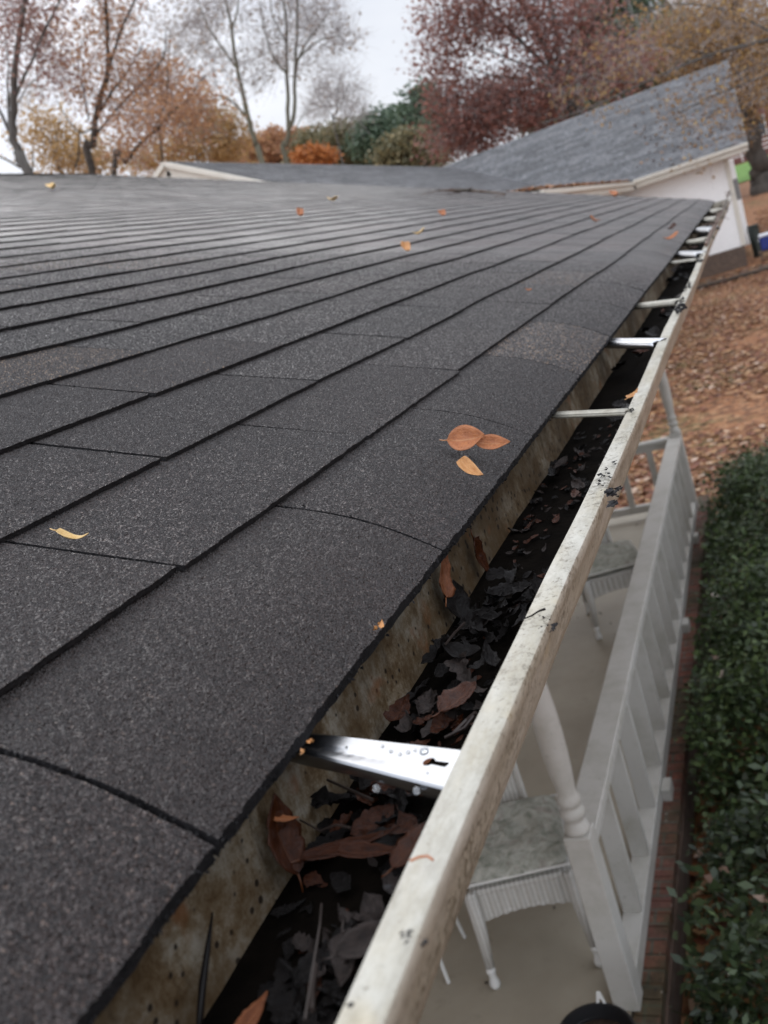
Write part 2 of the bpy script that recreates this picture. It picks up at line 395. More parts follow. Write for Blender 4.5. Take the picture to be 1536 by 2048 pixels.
for k in range(len(course_s) - 1):
    sa, sb = course_s[k], course_s[k + 1]
    off = (1.075 * H - 0.557 * H * k) % TABW
    y = off - TABW * math.ceil((off - Y0) / TABW)
    thick = (0.0042 if k < 8 else 0.0032 if k < 18 else 0.0021) if k else 0.009
    while y < Y1:
        ya, yb = max(y, Y0), min(y + TABW, Y1)
        y += TABW
        if yb - ya < 0.01: continue
        near = ya < 3.2 and k < 9
        gap = rng.choice([0.0013, 0.0018, 0.0022, 0.0015]) * (1.8 if k < 9 else 2.2) if k > 1 else rng.choice([0.0016, 0.0021])
        if near and k < 3: gap *= 1.15
        ya2, yb2 = ya + (gap if ya > Y0 else 0), yb - (gap if yb < Y1 else 0)
        ny = 64 if near and k < 4 else (24 if near else 6)
        ns = 12 if k == 0 else (5 if near else 3)
        c0, c1 = rng.uniform(-0.0006, 0.0011), rng.uniform(-0.0006, 0.0011)
        so_ = rng.uniform(-0.0022, 0.0022)
        tone = rng.random()
        vs = []; fs = []
        for i in range(ns + 1):
            fi = i / ns
            for j in range(ny + 1):
                fj = j / ny; yy = ya2 + (yb2 - ya2) * fj
                se = sa + (so_ if k else 0) + (jit(yy, sa, 0.0011) if near else 0.0018 * mnoise.noise(Vector((yy * 3, sa * 5, 0))))
                s_ = se + (sb + 0.012 - se) * fi
                yq = yy
                if j in (0, ny) and near: yq += jit(s_, ya, 0.0008)
                curl = (c0 * (1 - fj) + c1 * fj) * (1 - fi) ** 2
                vs.append(RP(s_, yq, -(thick + 0.0004 if k else 0.0046) * (s_ - sa) / (sb - sa) + curl))
        w = ny + 1
        for i in range(ns):
            for j in range(ny):
                fs.append((i * w + j, i * w + j + 1, (i + 1) * w + j + 1, (i + 1) * w + j))
        if k < 15 and ya < 2.6 and yb > -0.1:
            # loose mineral granules bedded in the surface of the nearest tabs
            G = np.array([tuple(p) for p in vs]).reshape(ns + 1, ny + 1, 3)
            ng = 34000 if ya < .9 and k < 5 else 15000; a1 = rg.random(ng) * ns * (1.0 if k == 0 else 0.93); a2 = rg.random(ng) * ny
            i1 = np.minimum(a1.astype(int), ns - 1); i2 = np.minimum(a2.astype(int), ny - 1); f1 = (a1 - i1)[:, None]; f2 = (a2 - i2)[:, None]
            P = (G[i1, i2] * (1 - f1) + G[i1 + 1, i2] * f1) * (1 - f2) + (G[i1, i2 + 1] * (1 - f1) + G[i1 + 1, i2 + 1] * f1) * f2
            dist = np.linalg.norm(P, axis=1)
            keep = rg.random(ng) < np.clip((2.7 - dist) / 1.7, 0, 1)
            P = P[keep]; dist = dist[keep]; m_ = len(P)
            if m_:
                ax1 = np.array(U); ax2 = np.array((0., 1., 0.)); nn3 = np.array(N)
                r_ = (0.00050 + 0.00062 * rg.random(m_))[:, None] * (1 + .45 * np.clip((dist[:, None] - .5) / .6, 0, 1))
                th0 = rg.random(m_) * 6.283; tri = []
                ring = [P + r_ * (.7 + .6 * rg.random((m_, 1))) * (np.cos(th0 + q * 1.5708)[:, None] * ax1 + np.sin(th0 + q * 1.5708)[:, None] * ax2) - nn3 * .0001 for q in range(4)]
                top = P + nn3 * r_ * (.38 + .40 * rg.random((m_, 1))) + (rg.random((m_, 1)) - .5) * r_ * .9 * ax1 + (rg.random((m_, 1)) - .5) * r_ * .9 * ax2
                for q in range(4): tri.append(np.stack([ring[q], ring[(q + 1) % 4], top], 1))
                GRV.append(np.concatenate(tri)); tg = np.clip(rg.random(m_) * (.80 + .2 * tone) + .10 * math.sin(ya * 7 + k) - .0, 0, 1); GRT.append(np.tile(tg, 4))
        o = len(vs); sh.add(vs, fs, 0, tone)
        # thickness: front edge and both sides
        ev = []; ef = []
        for j in range(ny + 1):
            p = vs[j]; ev += [p, p - N * thick - U * (-0.0006)]
        for j in range(ny): ef.append((2 * j, 2 * j + 1, 2 * j + 3, 2 * j + 2))
        sh.add(ev, ef, 1, tone)
        for jj in (0, ny):
            ev = []; ef = []
            for i in range(ns + 1):
                p = vs[i * w + jj]; ev += [p, p - N * thick]
            for i in range(ns): ef.append((2 * i, 2 * i + 1, 2 * i + 3, 2 * i + 2))
            sh.add(ev, ef, 1, tone)
roof = sh.build('roof', [M['shingle'], M['shingle_edge']], house, smooth=False, world=True)
M['granule'] = None
def mat_granule():
    m, t, b = nodes('mineral_granules')
    c = ramp(t, toneattr(t), [(0.0, (0.009, 0.0072, 0.0066)), (0.35, (0.018, 0.0138, 0.0125)), (0.7, (0.029, 0.0218, 0.0198)), (0.93, (0.040, 0.030, 0.027)), (0.99, (0.055, 0.040, 0.034)), (0.999, (0.26, 0.18, 0.12))])
    t.links.new(c, b.inputs['Base Color']); b.inputs['Roughness'].default_value = 0.36; b.inputs['Specular IOR Level'].default_value = 0.30; b.inputs['Coat Weight'].default_value = 0.08; b.inputs['Coat Roughness'].default_value = 0.3
    return m
o = np_quads('granules', np.concatenate(GRV), mat_granule(), np.concatenate(GRT), roof, k=3)
o.location = -house.location; tag(o, kind='stuff')
# crumbs of bitumen and loose granules along the near eave edge
random.seed(5)
cr_ = MB()
for i in range(620):
    y = 0.12 + 1.5 * random.random() ** 1.5
    if random.random() < 0.6:
        p = RP(S0 + random.uniform(-0.001, 0.001), y, random.uniform(-0.008, 0.0)); r = random.uniform(0.0006, 0.0017)
    else:
        j = random.choice([0, 1]); yj = 1.075 * H + TABW * j
        if random.random() < 0.5: continue
        p = RP(random.uniform(S0, 1.2 * H), yj + random.uniform(-0.002, 0.002), random.uniform(-0.005, -0.001)); r = random.uniform(0.0006, 0.0014)
    vs = [p + Vector((random.uniform(-1, 1), random.uniform(-1, 1), random.uniform(-1, 1))).normalized() * r * random.uniform(0.7, 1.2) for _ in range(6)]
    cr_.add(vs, [(0, 1, 2), (0, 2, 3), (0, 3, 4), (0, 4, 1), (5, 2, 1), (5, 3, 2), (5, 4, 3), (5, 1, 4)])
oc = cr_.build('edge_crumbs', M['shingle_edge'], roof)
oc.location = -house.location; tag(oc, kind='stuff')
# deck below, back slope, fascia, walls
dk = MB()
def slab(a, b, c, d, th, nrm, mbd, m=0):
    vs = [a, b, c, d] + [Vector(p) - nrm * th for p in (a, b, c, d)]
    mbd.add(vs, [(0, 1, 2, 3), (7, 6, 5, 4), (0, 4, 5, 1), (1, 5, 6, 2), (2, 6, 7, 3), (3, 7, 4, 0)], m)
def P0(s, y, l): return U * s + Vector((0, y, 0)) + N * (-H + l)
sdk = 1.16 * H
slab(P0(sdk, Y0, -0.013), P0(sdk, Y1 - 0.01, -0.013), P0(SR, Y1 - 0.01, -0.013), P0(SR, Y0, -0.013), 0.014, N, dk)
dk.build('roof_deck', M['shingle_edge'], house, world=True)
ridge = P0(SR, 0, 0)
U2 = Vector((math.cos(T) * -1, 0, -math.sin(T))); N2 = Vector((-math.sin(T), 0, math.cos(T)))
bk = MB()
a = Vector((ridge.x, Y0, ridge.z - 0.004)); b_ = Vector((ridge.x, Y1, ridge.z - 0.004))
slab(b_, a, a + U2 * 6.8, b_ + U2 * 6.8, 0.03, N2, bk)
bk.build('back_roof_slope', M['shingle'], house, world=True)
rc = MB()
yy = Y0
while yy < Y1 - 0.05:
    ye = min(yy + 0.15, Y1)
    for (Us, Ns) in ((U * -1, N), (U2, N2)):
        p = Vector((ridge.x, 0, ridge.z + 0.006)); q = p + Us * 0.14
        vs = [Vector((p.x, yy, p.z + 0.004)), Vector((p.x, ye, p.z)), Vector((q.x, ye, q.z)), Vector((q.x, yy, q.z + 0.004))]
        rc.add(vs + [v - Ns * 0.004 for v in vs], [(0, 1, 2, 3), (7, 6, 5, 4), (0, 4, 5, 1), (1, 5, 6, 2), (2, 6, 7, 3), (3, 7, 4, 0)])
    yy = ye
rc.build('ridge_cap', M['shingle'], house, world=True)
fb = MB()
fb.box((-0.275, (Y0 + Y1) / 2, -0.262), (0.02, Y1 - Y0 - 0.02, 0.165))                    # eave fascia
fb.build('fascia', M['trim'], house, world=True)
rk = MB()
rk.bar(P0(0.29, Y1 - 0.05, -0.10), P0(SR, Y1 - 0.05, -0.10), 0.03, 0.14, up=(0, 0, 1))
rk.build('rake_board', M['trim'], house, world=True)
sf = MB(); sf.box((-1.7, (Y0 + Y1) / 2, -0.36), (2.85, Y1 - Y0 - 0.1, 0.02)); sf.build('porch_ceiling', M['trim'], house, world=True)
pb = MB(); pb.box((-0.962, 4.35, -0.46), (0.14, 8.7, 0.17)); pb.build('porch_beam', M['white_paint'], house, world=True)
wl = MB(); wl.box((-7.9, 4.12, -1.6), (9.6, 9.3, 2.45))
for yg in (8.76, -0.5):
    gx = [(-3.1, -0.375), (-9.9, -0.375), (ridge.x, ridge.z - 0.08)]
    gx[0] = (-1.0, -0.30); gx[1] = (2 * ridge.x + 1.0, -0.30)
    wl.add([(x, yg, z) for x, z in gx] + [(x, yg + 0.02, z) for x, z in gx], [(0, 1, 2), (5, 4, 3), (0, 3, 4, 1), (1, 4, 5, 2), (2, 5, 3, 0)])
wl.build('wall', M['wall_white'], house, world=True)

# ------------------------------------------------------------------ GUTTER
LIPX = [(-0.9, 0.773), (0.176, 0.773), (0.25, 0.783), (0.41, 0.782), (0.51, 0.779), (0.68, 0.769), (0.88, 0.762), (1.09, 0.762), (1.30, 0.770), (1.50, 0.771), (1.77, 0.760), (2.2, 0.745), (3.15, 0.750), (4.27, 0.733), (6.4, 0.64), (9.2, 0.57)]
def lipx(y): return -0.19 * lerp_tab(y, LIPX)
ZL = -0.19
gutter = empty('rain_gutter', (-0.19, 4, -0.25))
tag(gutter, 'open cream rain gutter full of wet leaves, black mould along its outer lip', 'gutter')
st = []
y = Y0
while y <= 9.2:
    st.append(y); y += 0.03 if y < 2.5 else 0.15
g = MB()
for i, y in enumerate(st):
    lx = lipx(y); wob = 0.0007 * mnoise.noise(Vector((y * 9, 0.2, 5))) ; bend = 0.004 * mnoise.noise(Vector((y * 1.6, 9, 2)))
    zz = ZL + wob
    def px_(x): return x
    prof = [(-0.252, -0.186), (-0.2515, -0.20), (-0.250, -0.243), (-0.2485, -0.2465), (-0.244, -0.2478),
            (-0.176, -0.2478), (lx - 0.018, -0.240), (lx - 0.004, -0.222), (lx + 0.0030, -0.206), (lx + 0.0002, -0.198), (lx - 0.0008, zz - 0.0012),
            (lx - 0.0006, zz), (lx + 0.0008, zz + 0.0001), (lx + 0.0122, zz - 0.0004), (lx + 0.0136, zz - 0.0013), (lx + 0.0140, zz - 0.0030),
            (lx + 0.0120, zz - 0.0105), (lx + 0.0075, zz - 0.0165), (lx + 0.003, zz - 0.024), (lx - 0.001, zz - 0.038), (lx - 0.006, zz - 0.050),
            (lx - 0.018, zz - 0.0605), (-0.178, -0.2500), (-0.2525, -0.2500), (-0.254, -0.186)]
    g.v.extend([(x, y, z) for x, z in prof]); n = len(prof)
    if i:
        o = (i - 1) * n
        for k in range(n - 1):
            mt = 1 if k < 10 else (0 if k < 14 else 2)
            g.f.append([o + k, o + k + 1, o + n + k + 1, o + n + k]); g.m.append(mt); g.t.append(0.5)
g.build('trough', [M['lip'], M['gutter_in'], M['lip_face']], gutter, world=True, auto=32)
ec = MB(); ec.box((-0.192, 9.2, -0.22), (0.125, 0.004, 0.066)); ec.build('end_cap', M['lip_face'], gutter, world=True)

def hanger_plate(y, w, mat_top, xs=-0.262, tilt=0.0, z=-0.1865, name='hanger', near=False):
    """sheet strap with a turned-down flange; runs from under the shingles to the lip"""
    xe = lipx(y) + (0.0 if near else 0.003)
    b = MB()
    if near:
        # outline with a keyhole, top plate extruded
        import bmesh
        bm = bmesh.new()
        def loop(pts):
            vv = [bm.verts.new((p[0], p[1], 0)) for p in pts]
            for i in range(len(vv)): bm.edges.new((vv[i], vv[(i + 1) % len(vv)]))
        Lx = xe - xs
        def far_(x): return 0.3458 + (x + 0.2338) * -0.3186
        def near_(x): return 0.3309 + (x + 0.2342) * -0.449
        loop([(xs, near_(xs)), (xe, near_(xe)), (xe, far_(xe)), (xs, far_(xs))])
        kc = on_z(858, 1523.6, z); ke = on_z(896, 1530, z); ax = (ke - kc); ax.z = 0; ln_ = ax.length; ax.normalize(); ay = Vector((-ax.y, ax.x, 0))
        key = [kc + (ax * math.cos(t_) + ay * math.sin(t_)) * 0.0029 for t_ in [math.radians(28 + a_ * 304 / 10) for a_ in range(11)]]
        key += [kc + ax * (ln_ - .0006) - ay * 0.0017, kc + ax * ln_, kc + ax * (ln_ - .0006) + ay * 0.0017]
        loop(key)
        sc_ = on_z(693, 1494, z)
        loop([(sc_.x + 0.0008 * math.cos(t_), sc_.y + 0.0008 * math.sin(t_)) for t_ in [i * math.pi / 3 for i in range(6)]])
        bmesh.ops.triangle_fill(bm, use_beauty=True, edges=bm.edges[:])
        for _ in range(4):
            bmesh.ops.subdivide_edges(bm, edges=[e for e in bm.edges if e.calc_length() > 0.0035], cuts=1, use_grid_fill=False)
            bmesh.ops.triangulate(bm, faces=bm.faces[:])
        for v in bm.verts:
            x = v.co.x; vv_ = (v.co.y - near_(x)) / (far_(x) - near_(x))
            k = max(0.0, min(1.0, (-0.182 - x) / 0.046))
            v.co.z = -0.0013 * k * math.exp(-((vv_ - .36) / .13) ** 2) - 0.0010 * max(0, (-0.221 - x) / .02) * (1 if vv_ > .45 else 0)
        bm.verts.index_update()
        b.add([Vector((v.co.x, v.co.y, z + v.co.z)) for v in bm.verts], [[v.index for v in f.verts] for f in bm.faces], 0)
        bm.free()
    else:
        b.add([(xs, y - w / 2, z), (xe, y - w / 2, z + tilt), (xe, y + w / 2, z + tilt), (xs, y + w / 2, z)], [(0, 1, 2, 3)], 0)
    # flanges
    n = 14; fl = 0.0072 if near else w * 0.42
    for sgn in (-1, 1):
        vs = []; fs = []
        for i in range(n + 1):
            f = i / n; x = xs + (xe - xs) * f; zz = z + tilt * f
            dz = fl * (0.85 + 0.15 * math.sin(f * 7)) * (1 if sgn < 0 else 0.8)
            yy_ = (near_(x) if sgn < 0 else far_(x)) if near else y + sgn * w / 2
            vs += [(x, yy_, zz), (x, yy_ + sgn * 0.0012, zz - 0.0007), (x, yy_ + sgn * 0.0017, zz - 0.002), (x, yy_ + sgn * 0.0017, zz - dz)]
        for i in range(n):
            for k in range(3): fs.append((i * 4 + k, i * 4 + k + 1, i * 4 + 5 + k, i * 4 + 4 + k))
        b.add(vs, fs, 0)
    o = b.build(name, mat_top, gutter, world=True, auto=25 if near else 60)
    if not near: md = o.modifiers.new('sol', 'SOLIDIFY'); md.thickness = 0.0007; md.offset = -1
    return o
hp = hanger_plate(0.3055, 0.0255, M['alu_near'], near=True, name='hanger', xs=-0.266, z=-0.1908)
tag(hp, 'bright new aluminium hanger with a keyhole slot and water drops')
dr = MB()
random.seed(3)
for (qx, qy, r) in [(848, 1502, .0021), (816, 1504, .0009), (800, 1508, .0008), (782, 1502, .0009), (765, 1492, .0008), (692, 1494, .0007), (830, 1500, .0007), (855, 1545, .0006)]:
    p = on_z(qx, qy, -0.1906)
    dr.lathe([(r, 0), (r * 0.92, r * 0.28), (r * 0.6, r * 0.5), (r * 0.05, r * 0.58)], (p.x, p.y, p.z), 10)
for (qx, qy, r) in [(753, 1577, .0018), (833, 1581, .0016)]:
    p = on_y(qx, qy, 0.307 if qx < 800 else 0.295)
    dr.lathe([(r * .1, -r), (r * 0.7, -r * .7), (r, 0), (r * 0.6, r * 0.8), (r * 0.05, r)], (p.x, p.y, p.z), 10)
dr.build('water_drops', M['drop'], hp, smooth=True); hp.children[0].location = -gutter.location
def strap(pl, pr, w, mt, lab):
    a = on_z(pl[0], pl[1], -0.1885); b_ = on_z(pr[0], pr[1], -0.1885); d = (b_ - a); d.z = 0; d.normalize(); n_ = Vector((-d.y, d.x, 0))
    a = a - d * 0.035; b_ = b_ + d * 0.0005; q = MB(); h_ = w * .42
    for m_ in range(1):
        prof = [(-w / 2, -h_), (-w / 2, -.0012), (-w / 2 + .0012, 0), (-w * .12, 0), (-w * .06, -.0010), (w * .06, -.0010), (w * .12, 0), (w / 2 - .0012, 0), (w / 2, -.0012), (w / 2, -h_ * .8)]
        vs = []; K = 12
        for i in range(K + 1):
            p = a.lerp(b_, i / K)
            for (o_, z_) in prof: vs.append(p + n_ * o_ + Vector((0, 0, z_)))
        L_ = len(prof); q.add(vs, [(i * L_ + k, i * L_ + k + 1, (i + 1) * L_ + k + 1, (i + 1) * L_ + k) for i in range(K) for k in range(L_ - 1)])
    o = q.build('hanger', M[mt], gutter, world=True, auto=35)
    md = o.modifiers.new('sol', 'SOLIDIFY'); md.thickness = 0.0008; md.offset = -1
    if lab: tag(o, lab)
for a_ in [((1105, 827), (1256, 820), .010, 'cream_metal', None), ((1222, 681), (1319, 681), .022, 'alu', 'bright aluminium hanger'), ((1272, 609), (1359, 599), .020, 'cream_metal', None),
           ((1341, 524), (1396, 517), .012, 'cream_metal', None), ((1355, 505), (1402, 505), .032, 'alu', 'bright aluminium hanger'), ((1376, 482), (1419, 474), .035, 'cream_metal', None),
           ((1393, 457), (1428, 456), .045, 'alu', 'bright aluminium hanger'), ((1408, 437), (1438, 433), .05, 'cream_metal', None), ((1416, 421), (1446, 417), .06, 'cream_metal', None)]: strap(*a_)
# sludge in the bottom
sl = MB(); nx = 14; vs = []; fs = []
ys = [s_ for s_ in st]
for y in ys:
    for i in range(nx + 1):
        x = -0.2495 + (lipx(y) - 0.010 + 0.2495) * i / nx
        z = -0.2445 + 0.002 * mnoise.noise(Vector((x * 60, y * 25, 1))) + 0.0012 * mnoise.noise(Vector((x * 180, y * 90, 4)))
        if i == nx: z = -0.2375
        z += 0.0045 * max(0, mnoise.noise(Vector((x * 9, y * 2.2, 8))))
        vs.append((x, y, z))
for j in range(len(ys) - 1):
    for i in range(nx): fs.append((j * (nx + 1) + i, j * (nx + 1) + i + 1, (j + 1) * (nx + 1) + i + 1, (j + 1) * (nx + 1) + i))
sl.add(vs, fs)
o = sl.build('gutter_sludge', M['sludge'], smooth=True); tag(o, 'black wet sludge and water lying along the bottom of the gutter', 'sludge', kind='stuff')

# ------------------------------------------------------------------ LEAVES (large, modelled)
def mat_bigleaf(name, c1, c2, vein, rough=0.4, spec=0.5):
    m, t, b = nodes(name)
    a = t.nodes.new('ShaderNodeUVMap'); mp_ = N_(t, 'ShaderNodeMapping'); t.links.new(a.outputs[0], mp_.inputs['Vector'])
    sep = t.nodes.new('ShaderNodeSeparateXYZ'); t.links.new(a.outputs[0], sep.inputs[0])
    f = tex_noise(t, mp_.outputs[0], 5, 6, 0.7)
    c = ramp(t, f, [(0.3, c1), (0.7, c2)])
    mid = math_(t, 'ABSOLUTE', math_(t, 'SUBTRACT', sep.outputs[1], 0.5))
    vv = math_(t, 'SUBTRACT', sep.outputs[0], math_(t, 'MULTIPLY', mid, 1.1))
    w = math_(t, 'ABSOLUTE', math_(t, 'SUBTRACT', math_(t, 'FRACT', math_(t, 'MULTIPLY', vv, 11.0)), 0.5))
    side = ramp(t, w, [(0.0, 0.7), (0.09, 0.0)]); mm = ramp(t, mid, [(0.0, 1.0), (0.02, 0.9), (0.035, 0.0)])
    vf = math_(t, 'MAXIMUM', side, mm)
    c = mixc(t, math_(t, 'MULTIPLY', vf, 0.45), c, vein)
    sp = tex_noise(t, mp_.outputs[0], 22, 3)
    c = mixc(t, ramp(t, sp, [(0.64, 0.0), (0.72, 0.8)]), c, [x * 0.25 for x in c1])
    t.links.new(c, b.inputs['Base Color']); b.inputs['Roughness'].default_value = rough; b.inputs['Specular IOR Level'].default_value = spec
    bump(t, b, math_(t, 'ADD', math_(t, 'MULTIPLY', tex_noise(t, mp_.outputs[0], 16, 5, .7), 1.2), math_(t, 'MULTIPLY', f, 2.0)), 0.6, 0.0012)
    return m
ML = {
 'orange': mat_bigleaf('orange_brown_leaf', (0.27, 0.085, 0.03), (0.46, 0.17, 0.06), (0.52, 0.27, 0.12)),
 'tan': mat_bigleaf('tan_leaf', (0.42, 0.18, 0.06), (0.58, 0.30, 0.11), (0.62, 0.36, 0.16)),
 'yellow': mat_bigleaf('pale_yellow_leaf', (0.62, 0.40, 0.14), (0.78, 0.56, 0.26), (0.7, 0.45, 0.2)),
 'red': mat_bigleaf('wet_red_brown_leaf', (0.022, 0.006, 0.003), (0.068, 0.020, 0.007), (0.10, 0.034, 0.012), 0.2, 0.3),
 'black': mat_bigleaf('wet_black_leaf', (0.004, 0.003, 0.003), (0.010, 0.008, 0.007), (0.018, 0.014, 0.012), 0.3, 0.16),
 'redor': mat_bigleaf('rust_leaf', (0.13, 0.04, 0.015), (0.24, 0.085, 0.035), (0.28, 0.12, 0.05), 0.35, 0.25),
 'grey': mat_bigleaf('grey_brown_leaf', (0.012, 0.009, 0.008), (0.045, 0.032, 0.027), (0.05, 0.04, 0.034), 0.45, 0.25),
}
def leaf_geo(length, width, curl=0.3, fold=0.2, lobes=0, pinch=0.5, seed=0, nu=16, nv=8, twist=0.0, wr=0.0):
    rr = random.Random(seed); vs = []; fs = []; uv = []
    for i in range(nu + 1):
        u = i / nu
        w = math.sin(math.pi * u ** pinch) ** 0.85 if 0 < u < 1 else 0.0
        w = max(w, 0.02)
        if lobes: w *= 0.55 + 0.45 * abs(math.sin(math.pi * lobes * u))
        w *= width / 2 * (1 + wr * 5 * mnoise.noise(Vector((u * 9, seed * 3.1, 0))))
        for j in range(nv + 1):
            v = j / nv * 2 - 1
            x = (u - 0.5) * length; y = v * w
            z = abs(v) * w * fold * 2 + length * curl * ((u - 0.5) ** 2) * 2 + 0.03 * length * mnoise.noise(Vector((u * 4 + seed, v * 2, seed * 1.7))) + wr * length * (mnoise.noise(Vector((u * 9 + seed, v * 4, 3))) + .5 * mnoise.noise(Vector((u * 20, v * 9, seed))))
            a = twist * (u - 0.5); y, z = y * math.cos(a) - z * math.sin(a), y * math.sin(a) + z * math.cos(a)
            vs.append(Vector((x, y, z))); uv.append((u, j / nv))
    for i in range(nu):
        for j in range(nv):
            fs.append((i * (nv + 1) + j, (i + 1) * (nv + 1) + j, (i + 1) * (nv + 1) + j + 1, i * (nv + 1) + j + 1))
    return vs, fs, uv
def frame(nrm, heading):
    nrm = Vector(nrm).normalized(); h = Vector(heading); h = (h - nrm * h.dot(nrm)).normalized()
    return Matrix((h, nrm.cross(h), nrm)).transposed()
def big_leaf(loc, nrm, heading, length, width, mk, label, group=None, stem=True, name='leaf', **kw):
    vs, fs, uv = leaf_geo(length, width, **kw)
    Rm = frame(nrm, heading)
    b = MB(); b.add([Rm @ v for v in vs], fs)
    if stem:
        e = vs[len(vs) // 2 % 9 + 0]
        p0 = vs[4]; b.tube([Rm @ (p0), Rm @ (p0 + Vector((-length * .1, 0, length * .01))), Rm @ (p0 + Vector((-length * .2, length * .03, length * .03)))], [length * .012, length * .009, length * .007], 5)
    o = b.build(name, ML[mk], smooth=True)
    o.location = loc
    uvl = o.data.uv_layers.new(name='UVMap')
    for p in o.data.polygons:
        for li, vi in zip(p.loop_indices, p.vertices): uvl.data[li].uv = uv[vi] if vi < len(uv) else (0, .5)
    md = o.modifiers.new('sol', 'SOLIDIFY'); md.thickness = 0.0004; md.offset = 0
    tag(o, label, 'leaf', group)
    return o
GL = 'fallen leaves lying on the dark roof'
def rl(px, py, lift=0.003): return on_roof(px, py) + N * lift
big_leaf(rl(935, 897, 0.008), (0.0, -1.0, 0.75), (1, 0.0, -0.10), 0.034, 0.024, 'orange', 'broad glossy orange-brown leaf lying left of the pair near the eave', GL, curl=0.35, fold=0.22, pinch=0.8, seed=2)
big_leaf(rl(986, 902, 0.006), (0.15, -0.9, 0.9), (1, 0.0, -0.25), 0.031, 0.015, 'orange', 'pointed orange-brown leaf tucked against the broader leaf near the eave', GL, curl=0.25, fold=0.3, pinch=0.8, seed=5)
big_leaf(rl(946, 955, 0.004), (0.1, -0.5, 1.0), (0.80, -0.75, -.3), 0.031, 0.011, 'tan', 'narrow tan leaf curled lengthwise, closest to the gutter on the roof', GL, curl=0.4, fold=0.35, seed=9, stem=False)
big_leaf(rl(147, 1088, 0.003), N, (1, 0.22, 0), 0.021, 0.0065, 'yellow', 'small pale yellow leaf caught in a shingle joint at the left edge', GL, curl=0.5, fold=0.4, seed=12)
for (px, py, ln, wd, mk, lab) in [
    (812, 511, .075, .045, 'tan', 'curled tan leaf standing up in the middle of the roof'),
    (1055, 594, .020, .011, 'orange', 'tiny bright orange leaf alone on the right part of the roof'),
    (1188, 448, .085, .045, 'orange', 'orange leaf on the far roof, left of the far gutter leaves'),
    (1343, 464, .07, .05, 'red', 'dark red-brown leaf pair mate near the far gutter, upper of two'),
    (1341, 485, .09, .035, 'orange', 'flat orange leaf near the far gutter, lower of two'),
    (665, 406, .13, .06, 'yellow', 'pale cream leaf far up the roof below the grey roof'),
    (838, 475, .07, .03, 'yellow', 'pale flat leaf just above the curled tan leaf'),
    (885, 437, .08, .06, 'orange', 'pinkish leaf high on the roof, right of the pale flat leaf'),
    (600, 439, .12, .05, 'orange', 'rust-coloured leaf on the far upper left of the roof'),
    (1228, 397, .2, .12, 'orange', 'brown leaf at the far edge of the roof beside the white wall'),
    (107, 382, .17, .09, 'yellow', 'pale leaf high up near the ridge at the left')]:
    p = rl(px, py, 0.012)
    big_leaf(p, N + Vector((rng.uniform(-.3, .3), rng.uniform(-.4, 0), 0)), (rng.uniform(-1, 1), rng.uniform(-.6, .6), 0), ln * .62, wd * .6, mk, lab, GL, curl=0.6, fold=0.35, seed=rng.randint(0, 99), stem=False)
# tiny crumbs at the eave (pale bud husks)
hk = MB()
for (px, py, s_) in [(765, 1245, .003), (758, 1238, .002), (624, 1468, .002), (610, 1482, .0016)]:
    p = on_roof(px, py) - N * 0.006
    for k in range(2):
        q = p + Vector((rng.uniform(-1, 1), rng.uniform(-1, 1), rng.uniform(0, 1))) * s_
        vs, fs, uv = leaf_geo(s_ * 2, s_, curl=.6, fold=.4, seed=k, nu=6, nv=4)
        Rm = frame((rng.uniform(-1, 1), rng.uniform(-1, 1), 1), (rng.uniform(-1, 1), 1, 0)); hk.add([q + Rm @ v for v in vs], fs)
o = hk.build('bud_husk', ML['tan'], smooth=True); tag(o, 'tiny straw-coloured bud husks stuck to the shingle edge above the gutter', 'plant debris', kind='stuff')

# leaves in the gutter, singled out
GG = 'leaves lying in the gutter'
big_leaf(on_x(548, 1668, -0.2465) + Vector((0.002, 0, 0)), (1, -0.25, 0.15), (0.1, 0.2, 1), 0.038, 0.020, 'red', 'wet red-brown leaf propped against the gutter back, nearest the camera below the shingle joint', GG, curl=0.3, fold=0.25, pinch=.8, wr=.035, seed=21)
big_leaf(on_x(545, 1640, -0.247) + Vector((0.006, 0, 0)), (0.6, -0.3, 1), (1, 0.3, 0), 0.014, 0.004, 'orange', 'thin orange leaf bridging the top of the leaf propped nearest the camera', GG, curl=0.3, fold=0.3, wr=.035, seed=22, stem=False)
big_leaf(on_x(880, 1150, -0.2465) + Vector((0.002, 0, 0)), (1, -0.2, 0.1), (0.05, 0.9, 1), 0.036, 0.018, 'redor', 'orange leaf stuck upright on the gutter back below the far shingle joint', GG, curl=0.2, fold=0.2, wr=.035, seed=25)
big_leaf(on_x(955, 1120, -0.246) + Vector((0.002, 0, 0)), (1, -0.1, 0.1), (0.05, 0.2, -1), 0.040, 0.018, 'red', 'dark maroon leaf hanging down the gutter back beyond the orange one', GG, curl=0.2, fold=0.15, wr=.035, seed=26)
big_leaf(on_x(905, 1212, -0.246) + Vector((0.003, 0, 0.004)), (1, -0.3, 0.3), (0, 0.5, 1), 0.030, 0.028, 'black', 'round black leaf at the foot of the gutter back, below the orange upright leaf', GG, curl=0.2, fold=0.1, pinch=.9, wr=.035, seed=27, stem=False)
big_leaf(on_z(705, 1695, -0.232), (0.1, -0.35, 1), (1, 0.42, 0.05), 0.048, 0.008, 'red', 'long narrow red-brown leaf lying across the gutter below the aluminium hanger', GG, curl=0.15, fold=0.4, wr=.035, seed=31)
big_leaf(on_z(745, 1706, -0.228), (0.3, -0.5, 1), (1, 0.1, 0.1), 0.030, 0.008, 'red', 'shorter red-brown leaf beside the long narrow one, nearer the lip', GG, curl=0.2, fold=0.5, wr=.035, seed=32, stem=False)
